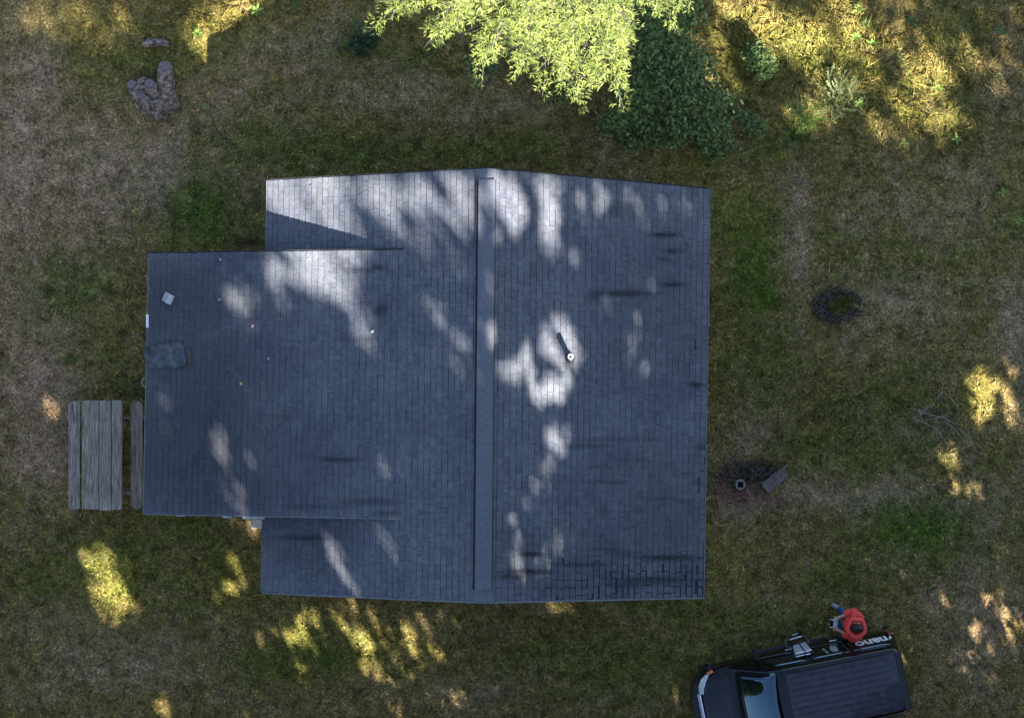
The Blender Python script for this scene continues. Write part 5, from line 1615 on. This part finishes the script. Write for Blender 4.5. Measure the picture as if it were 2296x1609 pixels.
# two grey stickers on the rear door glass
h = half_sec(sec_at(-.68)); p4, p5 = Vector((0, -h[4][0], h[4][1])), Vector((0, -h[5][0], h[5][1]))
up = (p5 - p4).normalized(); nrm = xa.cross(up); c = p4.lerp(p5, .48) + nrm * .03
M4 = Matrix(((xa.x, up.x, nrm.x, -.72), (xa.y, up.y, nrm.y, c.y), (xa.z, up.z, nrm.z, c.z), (0, 0, 0, 1)))
M_STK = simple_mat("grey_sticker", (.26, .27, .28), .6, .35, 22)
b = MB(); poly = [(-.12 + .085 * math.cos(a) * (1.1 if i % 2 else .92), .0 + .17 * math.sin(a) * (1.1 if i % 2 else .92)) for i, a in enumerate(np.linspace(0, 2 * math.pi, 10)[:-1])]
b.prism(poly, 0, .006); b.v = [M4 @ q for q in b.v]; b.build("sticker", M_STK, car)
b = MB(); b.box((.075, -.06, .003), (.05, .12, .006)); b.box((.06, .09, .003), (.05, .12, .006)); b.v = [M4 @ q for q in b.v]; b.build("sticker", M_STK, car)

# ------------------------------------------------------------------ person
pp0 = Vector((7.29, -5.79, 0))
person = thing("person", "person in a puffy red jacket and blue jeans looking down at a controller", "person", pp0, math.radians(176))


def skin_obj(name, verts, edges, radii, mat, parent, sub=2, root=0):
    me = bpy.data.meshes.new(name)
    me.from_pydata(verts, edges, [])
    o = link("tmp_skin", me, mat, None)
    o.modifiers.new("skin", 'SKIN').use_smooth_shade = True
    sv = me.skin_vertices[0].data
    for i, r in enumerate(radii):
        sv[i].radius = (r, r) if not isinstance(r, tuple) else r
        sv[i].use_root = (i == root)
    if sub:
        s = o.modifiers.new("sub", 'SUBSURF'); s.levels = s.render_levels = sub
    dg = bpy.context.evaluated_depsgraph_get()
    dg.update()
    m2 = bpy.data.meshes.new_from_object(o.evaluated_get(dg))
    bpy.data.objects.remove(o)
    m2.name = name
    m2.materials.clear()
    o = link(name, m2, mat, parent)
    m2.polygons.foreach_set("use_smooth", [True] * len(m2.polygons))
    return o


M_SKIN = simple_mat("skin", (.50, .30, .21), .5, .12, 12)
# local frame: facing +x, left +y
V = [(0, 0, .95), (0, 0, 1.12), (.0, 0, 1.32), (.02, 0, 1.46), (.06, 0, 1.54), (.10, 0, 1.62), (.12, 0, 1.70),      # pelvis .. head
     (0, .11, .90), (.02, .13, .50), (.0, .15, .09), (.10, .17, .04), (.19, .18, .03),                               # left leg
     (0, -.11, .90), (.03, -.16, .50), (.0, -.21, .09), (.08, -.25, .04), (.15, -.29, .03),                          # right leg
     (.0, .19, 1.42), (.02, .25, 1.15), (.24, .16, 1.10), (.32, .12, 1.11),                                          # left arm
     (.0, -.19, 1.42), (.02, -.25, 1.15), (.24, -.16, 1.10), (.32, -.12, 1.11)]                                      # right arm
E = [(0, 1), (1, 2), (2, 3), (3, 4), (4, 5), (5, 6), (0, 7), (7, 8), (8, 9), (9, 10), (10, 11), (0, 12), (12, 13), (13, 14), (14, 15), (15, 16), (3, 17), (17, 18), (18, 19), (19, 20), (3, 21), (21, 22), (22, 23), (23, 24)]
Rr = [.13, .12, .13, .09, .055, .09, .075, .08, .055, .042, .04, .03, .08, .055, .042, .04, .03, .055, .042, .034, .034, .055, .042, .034, .034]
# fingers and thumbs are added to the same surface
for (hi, sg) in ((20, 1), (24, -1)):
    base_ = Vector(V[hi])
    for k in range(4):
        o0 = base_ + Vector((.035, sg * (-.030 + .02 * k), .0)); o1 = o0 + Vector((.035 - .004 * abs(k - 1.5), -sg * .008, -.012)); o2 = o1 + Vector((.012, -sg * .012, -.022))
        i0 = len(V); V += [tuple(o0), tuple(o1), tuple(o2)]; Rr += [.010, .009, .007]; E += [(hi, i0), (i0, i0 + 1), (i0 + 1, i0 + 2)]
    i0 = len(V); V += [tuple(base_ + Vector((.0, -sg * .045, .015))), tuple(base_ + Vector((.035, -sg * .065, .02)))]; Rr += [.012, .009]; E += [(hi, i0), (i0, i0 + 1)]
bodyp = skin_obj("body", V, E, Rr, M_SKIN, person)
b = MB()      # face details joined on the head
J = [(0, 0, .88), (0, 0, 1.0), (0, .11, .88), (.02, .13, .50), (.0, .15, .10), (0, -.11, .88), (.03, -.16, .50), (.0, -.21, .10)]
skin_obj("jeans", J, [(0, 1), (0, 2), (2, 3), (3, 4), (0, 5), (5, 6), (6, 7)], [.155, .15, .105, .085, .075, .105, .085, .075], simple_mat("blue_denim", (.035, .075, .22), .85, .3, 25, bmp=.3), person)
M_JACKET = simple_mat("red_puffer", (.95, .065, .045), .55, .22, 14, bmp=.5)
JK = [(0, 0, .98), (0, 0, 1.15), (0, 0, 1.33), (0, 0, 1.43), (0, .2, 1.41), (.0, .28, 1.16), (.20, .19, 1.10), (0, -.2, 1.41), (.0, -.28, 1.16), (.20, -.19, 1.10)]
jk = skin_obj("jacket", JK, [(0, 1), (1, 2), (2, 3), (3, 4), (4, 5), (5, 6), (3, 7), (7, 8), (8, 9)], [.20, .205, .21, .14, .115, .09, .07, .115, .09, .07], M_JACKET, person, 3)
for vtx in jk.data.vertices:
    vtx.co += vtx.normal * (.016 * math.sin(vtx.co.z * 75) + .014 * mnoise.noise(vtx.co * 16))
b = MB(); rr = []
for k in range(25):
    a = 2 * math.pi * k / 24
    R_ = .165 + .012 * math.sin(a * 5)
    rr.append([(.07 + (R_ + .05 * math.cos(t)) * math.cos(a), (R_ + .05 * math.cos(t)) * math.sin(a) * 1.1, 1.60 + .075 * math.sin(t) - .03 * math.cos(a)) for t in np.linspace(0, 2 * math.pi, 11)])
b.grid(rr); b.build("hood", M_JACKET, person)
b = MB(); rr = []
for i in range(9):
    t = math.pi * .74 * i / 8
    rr.append([(.078 + .125 * math.sin(t) * math.cos(a) - .01, .098 * math.sin(t) * math.sin(a), 1.655 + .118 * math.cos(t) + .006 * math.sin(9 * a)) for a in np.linspace(0, 2 * math.pi, 25)])
b.grid(rr); b.build("hair", simple_mat("dark_hair", (.012, .010, .009), .55, .5, 40, stretch=(1, 1, .3)), person)
M_SHOE = simple_mat("grey_shoe", (.30, .30, .31), .7, .2, 15)
for pts_ in ([(-.05, .15, .05), (.08, .165, .045), (.20, .18, .035)], [(-.045, -.18, .05), (.07, -.245, .045), (.16, -.30, .035)]):
    skin_obj("shoe", pts_, [(0, 1), (1, 2)], [.058, .056, .04], M_SHOE, person)
# controller held in both hands
hp = Matrix.Rotation(math.radians(176), 4, 'Z') @ Vector((.37, 0, 1.12)) + pp0
ctl = thing("remote_controller", "light grey remote controller held by the person in red", "controller", hp, math.radians(176))
b = MB(); b.box((0, 0, 0), (.10, .20, .035)); b.build("shell", simple_mat("pale_grey_plastic", (.45, .46, .47), .45, .1, 20), ctl, bevel=.012)
b = MB(); b.box((.085, 0, .03), (.09, .15, .008), Matrix.Rotation(-.4, 3, 'Y')); b.build("screen", M_GLASS, ctl, bevel=.003)
for sg in (-1, 1):
    b = MB(); b.tube([(-.01, sg * .07, .015), (-.01, sg * .07, .045)], [.008, .012], 8); b.build("stick", M_PLASTIC, ctl)
    b = MB(); b.tube([(.05, sg * .07, .02), (.13, sg * .09, .05)], .009, 6); b.build("antenna", M_WBAR, ctl)

build_shade_trees()
